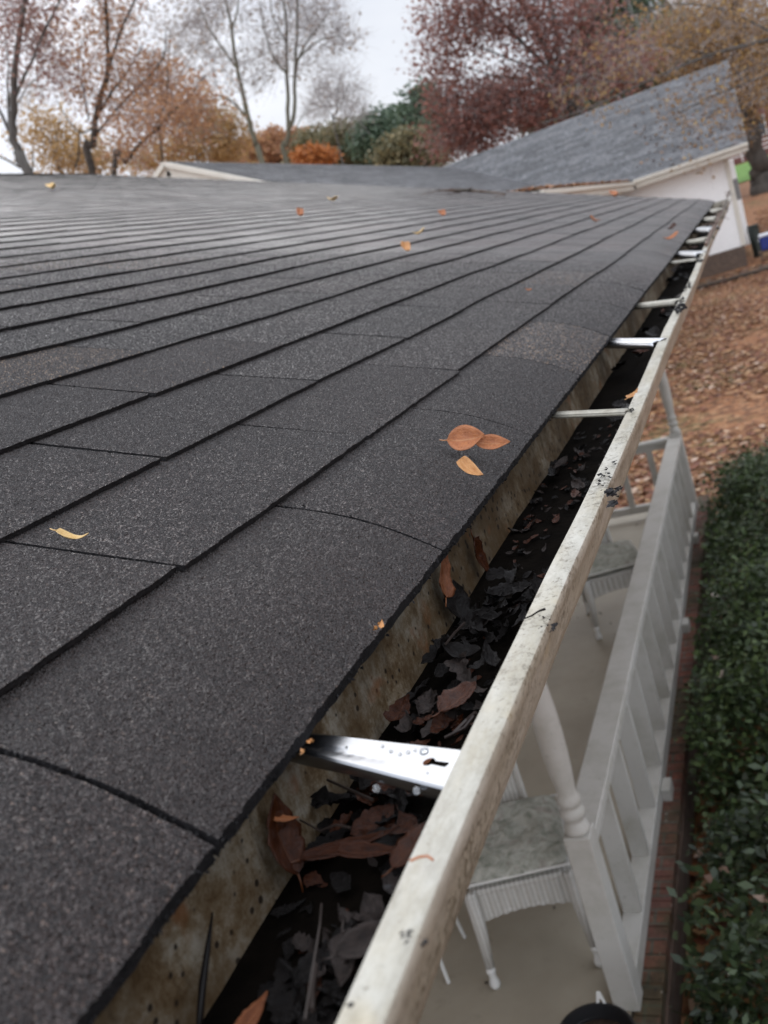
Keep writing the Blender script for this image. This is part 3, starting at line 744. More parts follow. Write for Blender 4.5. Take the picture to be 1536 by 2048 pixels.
big_leaf(on_z(918, 1400, -0.228), (0.1, -0.2, 1), (0.6, 1, 0), 0.030, 0.018, 'red', 'round rust-brown leaf lying in the gutter beyond the aluminium hanger', GG, curl=0.15, fold=0.25, pinch=.8, wr=.05, seed=33)
big_leaf(on_z(830, 1690, -0.226), (-0.2, -0.2, 1), (0.6, 1, 0), 0.028, 0.018, 'red', 'red-brown leaf half hidden under the lip, beside the two narrow ones', GG, curl=0.1, fold=0.1, pinch=.8, wr=.035, seed=35)
big_leaf(on_z(503, 2040, -0.236), (0.4, -0.2, 1), (0.3, 1, 0.4), 0.022, 0.008, 'redor', 'orange leaf tip poking up at the bottom edge of the photo inside the gutter', GG, curl=0.2, fold=0.4, wr=.035, seed=36)
big_leaf(on_z(735, 1885, -0.226), (0.1, -0.5, 1), (0.8, 0.6, 0), 0.024, 0.012, 'grey', 'crumpled grey-brown leaf on the heap nearest the camera', GG, curl=0.35, fold=0.35, pinch=.8, wr=.035, seed=37)
big_leaf(on_z(700, 1935, -0.232), (-0.3, -0.2, 1), (0.3, -1, 0.1), 0.026, 0.013, 'grey', 'grey-brown leaf sliding off the near heap towards the camera', GG, curl=0.4, fold=0.3, wr=.035, seed=38)
big_leaf(on_z(850, 1527, -0.24), (0, 0, 1), (1, 1, 0), 0.012, 0.008, 'redor', 'small tan leaf beneath the aluminium hanger', GG, wr=.035, seed=39, stem=False)
big_leaf(on_z(1266, 792, -0.192), (0.2, -0.3, 1), (0.5, 1, 0.2), 0.024, 0.008, 'tan', 'pale tan leaf leaning on the lip beyond the thin cream hanger', GG, curl=0.3, fold=0.3, wr=.035, seed=40)
# dark strap leaf / stem on the back wall
b = MB(); b.tube([on_x(425, 1825, -0.245), on_x(415, 1900, -0.243), on_x(405, 1970, -0.24), on_x(398, 2060, -0.236)], [.0004, .0014, .0018, .0014], 6)
o = b.build('seed_pod', ML['black'], smooth=True); tag(o, 'thin black seed pod standing against the gutter back at the lower left', 'seed pod')
# matted leaves nobody could count
db = MB(); r2 = random.Random(77); uvs = []
def deb(p, ln, lob, mi, up=0.6):
    s_ = r2.randint(0, 999)
    vs, fs, uv = leaf_geo(ln, ln * r2.uniform(.3, .7), curl=r2.uniform(.0, .7), fold=r2.uniform(.05, .5), lobes=lob, seed=s_, nu=16, nv=8, wr=r2.uniform(.04, .13), twist=r2.uniform(-2, 2), pinch=r2.uniform(.6, .9))
    Rm = frame((r2.uniform(-1, 1) * up, r2.uniform(-1, 1) * up - .2, 1), (r2.uniform(-1, 1), r2.uniform(-1, 1), r2.uniform(-.4, .4)))
    db.add([p + Rm @ v for v in vs], fs, mi); uvs.extend(uv)
for (cx, cy, z, n, sx, sy, ln, ms, lob) in [(1010, 1205, -.226, 20, .014, .022, .022, (0,), 3), (970, 1280, -.231, 20, .018, .025, .020, (0,), 3), (880, 1435, -.236, 24, .022, .03, .022, (0, 0, 1, 2), 2),
                                       (760, 1620, -.236, 26, .024, .018, .024, (0, 0, 0, 0, 1), 2), (730, 1905, -.238, 26, .014, .014, .020, (2, 2, 2, 0), 2), (650, 2010, -.241, 16, .022, .015, .022, (0, 0, 2), 0),
                                       (690, 1780, -.243, 4, .03, .02, .015, (0,), 0)]:
    c = on_z(cx, cy, z)
    for i in range(n):
        p = c + Vector((r2.gauss(0, sx * .7), r2.gauss(0, sy), r2.uniform(-.005, .005)))
        p.x = min(max(p.x, -0.240), lipx(p.y) - .012)
        deb(p, ln * r2.uniform(.5, 1.3), r2.choice([0, lob]) if lob else 0, r2.choice(ms), .45)
for i in range(260):
    y = 0.22 + .9 * r2.random(); deb(Vector((r2.uniform(-.243, lipx(y) - .012), y, r2.uniform(-.2435, -.240))), r2.uniform(.004, .013), 0, r2.choice([0, 0, 1, 2]), .3)
for i in range(210):
    y = 0.70 + 8.4 * r2.random() ** 1.3
    dens = 0.5 + 0.9 * mnoise.noise(Vector((y * 1.7, 3, 3))) + (0.35 if y > 1.7 else -0.25)
    if r2.random() > dens: continue
    deb(Vector((r2.uniform(-.240, lipx(y) - .014), y, r2.uniform(-.243, -.230) + (.012 if y > 3 else 0))), r2.uniform(.015, .04), 3 if r2.random() < .3 else 0, r2.choice([0, 0, 0, 0, 0, 1, 2]), 0.35)
o = db.build('leaf_mat', [ML['black'], ML['red'], ML['grey']], smooth=True)
uvl = o.data.uv_layers.new(name='UVMap')
for p in o.data.polygons:
    for li, vi in zip(p.loop_indices, p.vertices): uvl.data[li].uv = uvs[vi]
tag(o, 'matted wet black and brown leaves lying in clumps along the gutter', 'leaf litter', kind='stuff')
tw = MB()
for (pts, r) in [([(643, 1808), (640, 1850), (622, 1960), (610, 2040)], .0005), ([(632, 1930), (625, 1975), (624, 2020)], .0011), ([(655, 1560), (700, 1580), (745, 1600)], .0008), ([(890, 1290), (910, 1265), (930, 1245)], .0008),
                 ([(600, 1640), (640, 1662), (672, 1650), (700, 1655)], .0005), ([(905, 1470), (935, 1440), (952, 1425)], .0012), ([(890, 1475), (930, 1455), (948, 1432)], .0009)]:
    tw.tube([on_z(a_, b2, -.222 + .004 * i) for i, (a_, b2) in enumerate(pts)], r, 5)
o = tw.build('twig_scraps', ML['grey']); tag(o, 'loose grey twigs and stalks among the wet leaves in the gutter', 'twigs', kind='stuff')
# twig, curled stalk and crumbs on the lip
o = MB(); o.tube([on_z(1046, 1238, -.187), on_z(1062, 1232, -.186), on_z(1078, 1222, -.1855), on_z(1090, 1218, -.186)], [.0004, .0005, .0006, .0008], 6)
o = o.build('twig', ML['black']); tag(o, 'small dark twig lying across the gutter lip above the wet leaves', 'twig', 'twigs on the gutter lip')
o = MB(); o.tube([on_z(820, 1722, -.187), on_z(838, 1714, -.1865), on_z(855, 1712, -.1865), on_z(866, 1720, -.187)], .0005, 6)
o = o.build('leaf_stalk', ML['orange']); tag(o, 'thin curved brown leaf stalk stuck on the lip beside the red-brown leaves', 'stalk')
cb = MB(); r3 = random.Random(9)
def crumb(px, py, r, z=-.1875):
    p = on_z(px, py, z)
    vs = [p + Vector((r3.uniform(-1, 1), r3.uniform(-1, 1), r3.uniform(-.3, .6))) * r for _ in range(7)]
    cb.add(vs, [(0, 1, 2), (0, 2, 3), (0, 3, 4), (0, 4, 5), (0, 5, 1), (6, 2, 1), (6, 3, 2), (6, 4, 3), (6, 5, 4), (6, 1, 5)])
for (px, py, r, n, sp) in [(1215, 945, .0022, 7, 8), (1228, 925, .0018, 9, 8), (1203, 951, .0030, 4, 7), (1200, 968, .0016, 10, 12), (1222, 985, .0035, 12, 7), (1224, 1008, .0042, 10, 6), (1240, 978, .003, 6, 6), (1088, 1245, .0010, 12, 14), (776, 1778, .0015, 6, 10),
                           (810, 1872, .0012, 8, 14), (845, 1890, .0014, 4, 8), (1105, 1255, .0025, 8, 8), (1262, 822, .003, 10, 8), (1360, 612, .009, 22, 12), (1375, 570, .006, 12, 8), (1398, 520, .008, 16, 7), (700, 2010, .0012, 3, 8)]:
    for i in range(n): crumb(px + r3.gauss(0, sp * .5), py + r3.gauss(0, sp * .5), r * r3.uniform(.4, 1.1))
o = cb.build('dirt_crumbs', M['shingle_edge']); tag(o, 'black crumbs of dirt and rotten leaf stuck along the top of the gutter lip', 'dirt', kind='stuff')
# far twiggy debris on the lip
fd = MB(); r4 = random.Random(4)
base = Vector((lipx(5.6) + .01, 5.4, -.18))
path = [Vector((lipx(y) + .012 + r4.uniform(-.004, .004), y, -.182 + .0 * k + (0.03 if y > 7 else 0) + .012 * k / 8)) for k, y in enumerate([3.2, 3.8, 4.4, 5.0, 5.6, 6.3, 7.0, 7.8, 8.7])]
fd.tube(path, [.006, .008, .009, .009, .008, .008, .007, .005, .003], 6)
for i in range(70):
    a_ = r4.choice(path[2:]); q = a_ + Vector((r4.gauss(0, .022), r4.gauss(0, .25), r4.uniform(-.03, .03)))
    fd.tube([a_, (a_ + q) / 2 + Vector((0, 0, .008)), q], [.003, .002, .001], 4)
o = fd.build('fallen_branch', M['foundation']); tag(o, 'rough twiggy branch lying along the far end of the gutter lip', 'branch')

rb = MB(); pts = [on_roof(878, 389) + N * .03, on_roof(905, 390) + N * .035, on_roof(935, 388) + N * .03, on_roof(962, 391) + N * .03, on_roof(1010, 393) + N * .02]
rb.tube(pts, [.006, .012, .014, .010, .004], 6)
for k in range(6):
    a_ = r4.choice(pts); rb.tube([a_, a_ + Vector((r4.gauss(0, .10), r4.gauss(0, .25), r4.uniform(-.01, .01)))], [.006, .002], 4)
o = rb.build('stick', M['foundation']); tag(o, 'dark broken stick lying at the far edge of the roof', 'stick')

# ------------------------------------------------------------------ PORCH
ZF = -2.8
def mat_concrete():
    m, t, b = nodes('porch_concrete'); v = coords(t)
    c = ramp(t, tex_noise(t, v, 1.6, 6, 0.6), [(0.3, (0.26, 0.225, 0.17)), (0.7, (0.36, 0.32, 0.25))])
    k = ramp(t, tex_noise(t, v, 7, 6, 0.75), [(0.58, 0.0), (0.78, 0.6)])
    c = mixc(t, k, c, (0.13, 0.11, 0.085)); t.links.new(c, b.inputs['Base Color']); b.inputs['Roughness'].default_value = 0.55
    bump(t, b, tex_noise(t, v, 60, 5), 0.2, 0.003); return m
pf = MB(); pf.box((-2.1, 4.1, ZF - 0.15), (2.3, 9.7, 0.30)); o = pf.build('porch_floor', mat_concrete()); tag(o, kind='structure')
def mat_ledge():
    m, t, b = nodes('mossy_brick_ledge'); tc_ = t.nodes.new('ShaderNodeTexCoord'); mp_ = t.nodes.new('ShaderNodeMapping'); mp_.inputs['Rotation'].default_value = (0, 0, 0)
    t.links.new(tc_.outputs['Object'], mp_.inputs['Vector'])
    br = t.nodes.new('ShaderNodeTexBrick'); t.links.new(mp_.outputs['Vector'], br.inputs['Vector'])
    br.inputs['Scale'].default_value = 1.0; br.inputs['Brick Width'].default_value = 0.22; br.inputs['Row Height'].default_value = 0.085; br.inputs['Mortar Size'].default_value = 0.007
    br.inputs['Color1'].default_value = (0.22, 0.07, 0.045, 1); br.inputs['Color2'].default_value = (0.14, 0.06, 0.045, 1); br.inputs['Mortar'].default_value = (0.12, 0.10, 0.08, 1)
    f = tex_noise(t, mp_.outputs[0], 2.2, 6, 0.7); f2 = tex_noise(t, mp_.outputs[0], 25, 6, 0.7)
    c = mixc(t, ramp(t, f, [(0.42, 0.0), (0.60, 0.8)]), br.outputs['Color'], (0.045, 0.045, 0.018))
    c = mixc(t, 1.0, c, ramp(t, f2, [(0.3, 0.5), (0.7, 1.3)]), 'MULTIPLY')
    c = mixc(t, ramp(t, tex_noise(t, mp_.outputs[0], 40, 2), [(0.70, 0.0), (0.74, 0.8)]), c, (0.5, 0.45, 0.38))
    t.links.new(c, b.inputs['Base Color']); b.inputs['Roughness'].default_value = 0.8; bump(t, b, math_(t, 'SUBTRACT', f2, br.outputs['Fac']), 0.6, 0.005); return m
ml_ = mat_ledge()
XO = -0.838
bw = empty('brick_porch_wall', (-0.9, 4.3, -3.1))
tag(bw, 'low mossy red brick wall carrying the white railing, beside the shrubs', 'brick wall')
bb = MB(); yb = 0.6; r5 = random.Random(8)
while yb < 8.95:                               # rowlock course of bricks laid across the top
    bb.box((XO - 0.052 + r5.uniform(-.003, .003), yb + .036, -2.832 + r5.uniform(-.002, .002)), (0.10, 0.0715, 0.058), m=0, bev=.003); yb += .076
bb.build('rowlock_course', ml_, bw, world=True)
bb = MB(); bb.box((XO - 0.056, 4.77, -2.866 - .005), (0.088, 8.36, 0.03)); bb.box((XO - 0.052, 4.77, -3.1), (0.094, 8.36, 0.40)); bb.build('wall_body', M['foundation'], bw, world=True)

def turned_post(loc, label):
    e = empty('porch_post', loc); tag(e, label, 'post', 'white turned porch posts')
    b = MB(); b.box((0, 0, 0.385), (0.098, 0.098, 0.77), bev=.004); b.build('square_base', M['rail_paint'], e)
    b = MB()
    prof = [(.046, .772), (.047, .782), (.044, .796), (.036, .812), (.034, .822), (.037, .828), (.044, .838), (.046, .850), (.043, .862), (.034, .870), (.034, .880), (.041, .888), (.044, .900), (.041, .915), (.036, .925), (.034, .94),
            (.037, .97), (.042, 1.02), (.046, 1.09), (.048, 1.17), (.047, 1.26), (.042, 1.35), (.037, 1.42), (.036, 1.44), (.045, 1.452), (.047, 1.465), (.045, 1.478), (.036, 1.49), (.040, 1.50), (.047, 1.515), (.047, 1.53), (.040, 1.55), (.044, 1.57)]
    b.lathe(prof, n=28); b.build('turned_shaft', M['rail_paint'], e, smooth=True)
    b = MB(); b.box((0, 0, 1.575 + .445), (0.098, 0.098, 0.89), bev=.004); b.build('square_top', M['rail_paint'], e)
    return e
turned_post((-0.962, 2.782, ZF), 'nearer white turned porch post, rising beside the wicker chair')
turned_post((-0.962, 8.57, ZF), 'far white turned porch post at the corner of the porch, against the leafy lawn')
rail = empty('porch_railing', (-0.97, 5.6, ZF)); tag(rail, 'long white wooden railing with flat cap and board balusters along the porch', 'railing')
b = MB(); b.box((-0.9755, 5.68, -2.087), (0.119, 5.69, 0.034), bev=.004); b.build('cap_rail', M['rail_paint'], rail, world=True)
b = MB(); b.box((-0.953, 5.68, -2.125), (0.05, 5.68, 0.038)); b.build('under_rail', M['rail_paint'], rail, world=True)
b = MB(); b.box((-0.965, 5.68, -2.755), (0.085, 5.68, 0.085), bev=.004); b.build('bottom_rail', M['rail_paint'], rail, world=True)
yb = 2.845 + .33
while yb < 8.45:
    b = MB(); b.box((-0.966, yb, -2.428), (0.078, 0.028, 0.568)); b.build('baluster', M['rail_paint'], rail, world=True); yb += .352
for yb in (4.1, 6.0, 7.7):
    b = MB(); b.box((-0.9, yb, -2.775), (0.045, 0.11, 0.07), bev=.003); b.build('support_block', M['rail_paint'], rail, world=True)
rail2 = empty('porch_railing', (-1.6, 8.57, ZF)); tag(rail2, 'short white railing crossing the far end of the porch', 'railing')
b = MB(); b.box((-1.88, 8.57, -2.087), (1.73, 0.09, 0.034), bev=.004); b.build('cap_rail', M['rail_paint'], rail2, world=True)
b = MB(); b.box((-1.88, 8.57, -2.135), (1.73, 0.04, 0.055)); b.build('under_rail', M['rail_paint'], rail2, world=True)
b = MB(); b.box((-1.88, 8.57, -2.70), (1.73, 0.06, 0.07), bev=.004); b.build('bottom_rail', M['rail_paint'], rail2, world=True)
for k in range(6):
    b = MB(); b.box((-1.23 - .27 * k, 8.57, -2.41), (0.055, 0.03, 0.52)); b.build('baluster', M['rail_paint'], rail2, world=True)

# wicker chair -------------------------------------------------------
def mat_wicker():
    m, t, b = nodes('white_wicker'); v = coords(t)
    w = N_(t, 'ShaderNodeTexWave', Scale=34, Distortion=1.5); w.bands_direction = 'Z'; t.links.new(v, w.inputs['Vector'])
    w2 = N_(t, 'ShaderNodeTexWave', Scale=16, Distortion=0.8); w2.bands_direction = 'X'; t.links.new(v, w2.inputs['Vector'])
    f = math_(t, 'MULTIPLY', w.outputs['Fac'], w2.outputs['Fac'])
    c = ramp(t, math_(t, 'ADD', f, math_(t, 'MULTIPLY', tex_noise(t, v, 30, 4), .5)), [(0.25, (0.38, 0.36, 0.32)), (0.75, (0.60, 0.585, 0.55))])
    t.links.new(c, b.inputs['Base Color']); b.inputs['Roughness'].default_value = 0.6; bump(t, b, f, 0.6, 0.004); return m
MW = mat_wicker()
def mat_cushion():
    m, t, b = nodes('faded_floral_cushion'); v = coords(t)
    f = tex_noise(t, v, 14, 6, 0.7, 1.0); f2 = tex_noise(t, v, 8, 3, .5, 2.0)
    c = ramp(t, f, [(0.35, (0.20, 0.215, 0.17)), (0.5, (0.36, 0.36, 0.31)), (0.65, (0.50, 0.49, 0.43))])
    c = mixc(t, ramp(t, f2, [(0.56, 0.0), (0.66, 0.4)]), c, (0.24, 0.18, 0.16)); t.links.new(c, b.inputs['Base Color']); b.inputs['Roughness'].default_value = 0.9
    bump(t, b, tex_noise(t, v, 38, 5, .6, .8), 0.9, 0.016); return m
MC = mat_cushion()
def wicker_chair(loc, rz, label):
    e = empty('wicker_chair', loc, rz); tag(e, label, 'chair', 'white wicker porch chairs')
    W, Dp, hs = 0.42, 0.46, 0.44              # local: front faces -y
    b = MB(); b.box((0, Dp / 2, hs - .012), (W, Dp, .024), bev=.006); b.build('seat', MW, e)
    # puffy cushion
    b = MB(); n = 18; vs = []; fs = []
    for s_ in (1, -1):
        for i in range(n + 1):
            for j in range(n + 1):
                u, v = i / n * 2 - 1, j / n * 2 - 1
                x = u * (W / 2 + .012) * (1 - .07 * v * v * u * u); y = Dp / 2 + v * (Dp / 2 + .015) * (1 - .07 * u * u * v * v)
                ed = (1 - abs(u) ** 5) * (1 - abs(v) ** 5)
                z = hs + .046 + s_ * .052 * max(ed, 0) ** .5 + .006 * mnoise.noise(Vector((u * 4, v * 4, s_))) * ed + (.008 * math.cos(3.1 * math.pi * math.hypot(u, v)) * ed if s_ > 0 else 0)
                vs.append((x, y, z))
    w = n + 1
    for s_ in (0, 1):
        for i in range(n):
            for j in range(n):
                q = (i * w + j, (i + 1) * w + j, (i + 1) * w + j + 1, i * w + j + 1); q = tuple(k + s_ * w * w for k in q); fs.append(q if s_ == 0 else q[::-1])
    b.add(vs, fs); cu = b.build('cushion', MC, e, smooth=True)
    b = MB(); k = MB()
    ring = [(-(W / 2 + .012) * .99, -.012), ((W / 2 + .012) * .99, -.012), ((W / 2 + .012) * .99, Dp + .012), (-(W / 2 + .012) * .99, Dp + .012), (-(W / 2 + .012) * .99, -.012)]
    k.tube([(x, y, hs + .042) for x, y in ring], .006, 6); k.build('piping', M['white_paint'], cu)
    # apron ribs, arched lower edge
    for (p, q, nm) in (((-W / 2, 0), (W / 2, 0), 'apron'), ((W / 2, 0), (W / 2, Dp), 'apron'), ((-W / 2, 0), (-W / 2, Dp), 'apron'), ((-W / 2, Dp), (W / 2, Dp), 'apron')):
        b = MB(); nn = 44; vs = []; fs = []
        for i in range(nn + 1):
            f = i / nn; x = p[0] + (q[0] - p[0]) * f; y = p[1] + (q[1] - p[1]) * f
            dd = .0035 * math.sin(f * nn / 4 * 2 * math.pi)
            nx_, ny_ = (0, -1) if p[1] == q[1] else (1, 0)
            low = hs - .135 - .03 * abs(2 * f - 1) ** 2 + .02
            vs += [(x + nx_ * dd, y + ny_ * dd, hs - .02), (x + nx_ * dd, y + ny_ * dd, low)]
        for i in range(nn): fs.append((2 * i, 2 * i + 1, 2 * i + 3, 2 * i + 2))
        b.add(vs, fs)
        b.tube([(v[0], v[1], v[2]) for v in vs[1::2]], .006, 6)
        o = b.build(nm, MW, e); md = o.modifiers.new('s', 'SOLIDIFY'); md.thickness = .006
    for sx in (-1, 1):
        for yy_, nm in ((0.0, 'leg'), (Dp, 'leg')):
            b = MB(); x0 = sx * (W / 2 - .006)
            sp = -.03 if yy_ == 0 else .04
            pts = [(x0, yy_, hs), (x0 + sx * .004, yy_ + sp * .2, hs * .6), (x0 + sx * .012, yy_ + sp * .7, .10)]
            b.tube(pts, [.029, .026, .019], 10); lg = b.build(nm, MW, e, smooth=True)
            b = MB(); b.lathe([(.016, .10), (.021, .085), (.015, .07), (.016, .05), (.022, .03), (.023, .018), (.017, .004), (.007, 0)][::-1], (x0 + sx * .014, yy_ + sp * .85, 0), 12); b.build('foot', M['white_paint'], lg, smooth=True)
    # rounded back: woven panel in a hoop
    b = MB(); n = 12; vs = []; fs = []; hoop = []
    for i in range(n + 1):
        t_ = math.pi * i / n; x = -.065 - math.cos(t_) * .145; z = hs + .05 + .40 * math.sin(t_) ** .6; y = Dp + .02 + .12 * (z - hs)
        hoop.append((x, y, z)); vs += [(x, y, z - .01), (x, Dp + .02, hs)]
    for i in range(n): fs.append((2 * i, 2 * i + 1, 2 * i + 3, 2 * i + 2))
    b.add(vs, fs); o = b.build('backrest', MW, e); md = o.modifiers.new('s', 'SOLIDIFY'); md.thickness = .012
    b = MB(); b.tube([(hoop[0][0], Dp, .3)] + hoop + [(hoop[-1][0], Dp, .3)], .015, 8); b.build('back_hoop', MW, e, smooth=True)
    return e
wicker_chair((-1.31, 2.92, ZF), math.radians(17), 'white wicker chair with grey-green cushion right behind the nearer turned post')
wicker_chair((-1.31, 6.10, ZF), math.radians(17), 'white wicker chair with pale cushion farther down the porch, seen past the railing')
# small side table
e = empty('side_table', (-1.86, 2.98, ZF)); tag(e, 'small white side table with thin splayed legs, mostly hidden by the gutter', 'table')
b = MB(); b.lathe([(.2, 0), (.205, .008), (.205, .018), (.2, .024)], (0, 0, .5), 28); b.build('table_top', M['white_paint'], e)
for sx in (-1, 1):
    for sy in (-1, 1):
        b = MB(); b.tube([(sx * .09, sy * .09, .5), (sx * .13, sy * .13, 0.0)], .0085, 8); b.build('leg', M['white_paint'], e)
# flower pot
e = empty('flower_pot', (-0.94, 2.31, ZF + .001)); tag(e, 'black plastic flower pot of dark soil with a small white tag at its rim', 'flower pot')
b = MB(); b.lathe([(.085, 0), (.115, .29), (.130, .30), (.132, .335), (.124, .335), (.118, .30), (.112, .27)], n=36, closed=False); b.lathe([(.02, .002), (.085, .001)], n=36); b.build('pot', plain('black_plastic', (0.012, 0.012, 0.013), .35, .5), e, smooth=False, auto=40)
b = MB(); b.lathe([(.002, .292), (.05, .29), (.09, .286), (.119, .28)], n=30, closed=False); b.build('soil', plain('potting_soil', (0.035, 0.022, 0.015), .95, .2, .6, 60, bmp=1, bscale=90), e)
b = MB()
b.add([(-.018, 0, 0), (-.008, 0, 0), (-.003, .002, .022), (.003, .002, .022), (.008, 0, 0), (.018, 0, 0), (.006, .004, .050), (-.006, .004, .050)], [(0, 1, 2, 7), (2, 3, 6, 7), (3, 4, 5, 6)])
o = b.build('plant_tag', M['white_paint'], e); o.location = (.0, .127, .33); md = o.modifiers.new('s', 'SOLIDIFY'); md.thickness = .002

pd = MB(); r6 = random.Random(12)
for i in range(46):
    x = r6.uniform(-2.6, -1.05) if r6.random() < .7 else r6.uniform(-.91, -.79); y = r6.uniform(2.2, 8.6)
    z = ZF + .004 if x < -1 else -2.79
    vs, fs, uv = leaf_geo(r6.uniform(.012, .035), r6.uniform(.008, .016), curl=.5, fold=.3, seed=i, nu=6, nv=4)
    Rm = frame((r6.uniform(-.3, .3), r6.uniform(-.3, .3), 1), (r6.uniform(-1, 1), r6.uniform(-1, 1), 0)); pd.add([Vector((x, y, z)) + Rm @ v for v in vs], fs)
o = pd.build('porch_debris', ML['grey'], smooth=True); tag(o, 'small dark leaf scraps scattered over the porch floor and brick ledge', 'leaf litter', kind='stuff')

# ------------------------------------------------------------------ GROUND
def mat_ground():
    m, t, b = nodes('leafy_lawn'); v = coords(t)
    big = tex_noise(t, v, 0.35, 5, 0.6); med = tex_noise(t, v, 2.5, 6, 0.7)
    grass = ramp(t, tex_noise(t, v, 9, 6, 0.7), [(0.3, (0.045, 0.065, 0.02)), (0.7, (0.12, 0.15, 0.05))])
    vo = N_(t, 'ShaderNodeTexVoronoi', Scale=13); t.links.new(v, vo.inputs['Vector'])
    sep = t.nodes.new('ShaderNodeSeparateColor'); t.links.new(vo.outputs['Color'], sep.inputs[0])
    lv = ramp(t, sep.outputs[0], [(0.0, (0.10, 0.04, 0.02)), (0.35, (0.20, 0.075, 0.03)), (0.7, (0.30, 0.125, 0.05)), (0.95, (0.38, 0.20, 0.10))])
    s = math_(t, 'ADD', math_(t, 'MULTIPLY', big, 0.6), math_(t, 'MULTIPLY', med, 0.5))
    c = mixc(t, ramp(t, s, [(0.39, 0.1), (0.52, 1.0)]), grass, lv)
    c = mixc(t, 0.10, c, (0.16, 0.12, 0.05))
    t.links.new(c, b.inputs['Base Color']); b.inputs['Roughness'].default_value = 0.9
    bump(t, b, math_(t, 'ADD', vo.outputs['Distance'], tex_noise(t, v, 30, 4)), 0.6, 0.03); return m
MG = mat_ground()
gb = MB(); xs = [-900, -300, -120, -60, -30, -15, -8, -4, -2, 0, 2, 4, 8, 15, 30, 60, 120, 300, 900]
ysg = [-300, -60, -20, -5, 0, 2, 4, 6, 8, 10, 12, 14, 17, 20, 23, 26, 30, 34, 38, 42, 46, 50, 55, 60, 66, 72, 80, 90, 110, 160, 300, 1000]
vs = [(x, y, ground_z(x, y) + (.03 * mnoise.noise(Vector((x * .4, y * .4, 0))) if 1 < y < 60 and abs(x) < 30 else 0)) for y in ysg for x in xs]
nx = len(xs); fs = [(j * nx + i, j * nx + i + 1, (j + 1) * nx + i + 1, (j + 1) * nx + i) for j in range(len(ysg) - 1) for i in range(nx - 1)]
gb.add(vs, fs); o = gb.build('ground', MG, smooth=True); tag(o, kind='structure')
gp = MB(); gp.add([(x, y, ground_z(x, y) + .05) for y in (58, 60, 66, 72, 80) for x in (-3, 1.2, 16)], [(j*3+i, j*3+i+1, j*3+i+4, j*3+i+3) for j in range(4) for i in range(2)]); o = gp.build('grass_verge', plain('bright_grass', (0.11, 0.20, 0.045), .9, .2, .3, 2)); tag(o, kind='structure')
pth = MB(); pth.box((1.0, 29.1, ground_z(0, 29) - .02), (14, 1.9, 0.12)); o = pth.build('path', plain('dark_mulch_path', (0.10, 0.078, 0.06), .9, .2, .4, 6)); tag(o, kind='structure')
pe = MB(); pe.box((1.0, 28.1, ground_z(0, 28.1) + .03), (14, .09, 0.14)); o = pe.build('path_edging', plain('dark_timber_edging', (0.035, 0.028, 0.022), .8)); tag(o, 'dark timber edging in front of the mulched strip by the white wall', 'garden edging')

def leaf_quads(C, size, rs, flat=0.0, aspect=0.6):
    """C (n,3) centres -> diamond leaves in random orientation (flat=1: lying)"""
    n = len(C)
    nrm = rs.normal(size=(n, 3)); nrm[:, :2] *= (1 - flat); nrm[:, 2] = np.abs(nrm[:, 2]) + flat * 2
    nrm /= np.linalg.norm(nrm, axis=1, keepdims=True)
    a = rs.normal(size=(n, 3)); a -= nrm * np.sum(a * nrm, 1, keepdims=True); a /= np.linalg.norm(a, axis=1, keepdims=True) + 1e-9
    b = np.cross(nrm, a); s = size * (0.6 + 0.8 * rs.random((n, 1)))
    V = np.stack([C - a * s * .5, C + b * s * aspect * .5 + nrm * s * .08, C + a * s * .5, C - b * s * aspect * .5 + nrm * s * .08], 1)
    return V
rs = np.random.RandomState(5)
# leaf litter on the lawn
n = 80000
yy = 3.0 + 40 * rs.random(n) ** 1.5; xx = -4.6 + rs.random(n) * (5.8 + yy * .10)
keep = ~((xx < -0.8) & (yy < 9.0)) & ~((yy > 30) & (xx < 0.3))
noi = np.array([mnoise.noise(Vector((x * .5, y * .35, 0))) for x, y in zip(xx, yy)])
keep &= (rs.random(n) < 0.80 + noi * 1.7)
xx, yy = xx[keep], yy[keep]
zz = np.array([ground_z(x, y) for x, y in zip(xx, yy)]) + .03 + rs.random(len(xx)) * .03
V = leaf_quads(np.stack([xx, yy, zz], 1), .095, rs, flat=.75, aspect=.8)
MLIT = mat_leaf('fallen_leaf_litter', [(0.0, (0.09, 0.028, 0.015)), (0.3, (0.20, 0.062, 0.026)), (0.6, (0.30, 0.14, 0.052)), (0.88, (0.40, 0.23, 0.10)), (1.0, (0.62, 0.46, 0.36))], .1)
o = np_quads('leaf_litter', V, MLIT, rs.random(len(V))); tag(o, 'thick carpet of fallen red-brown leaves over the lawn', 'leaf litter', kind='stuff')

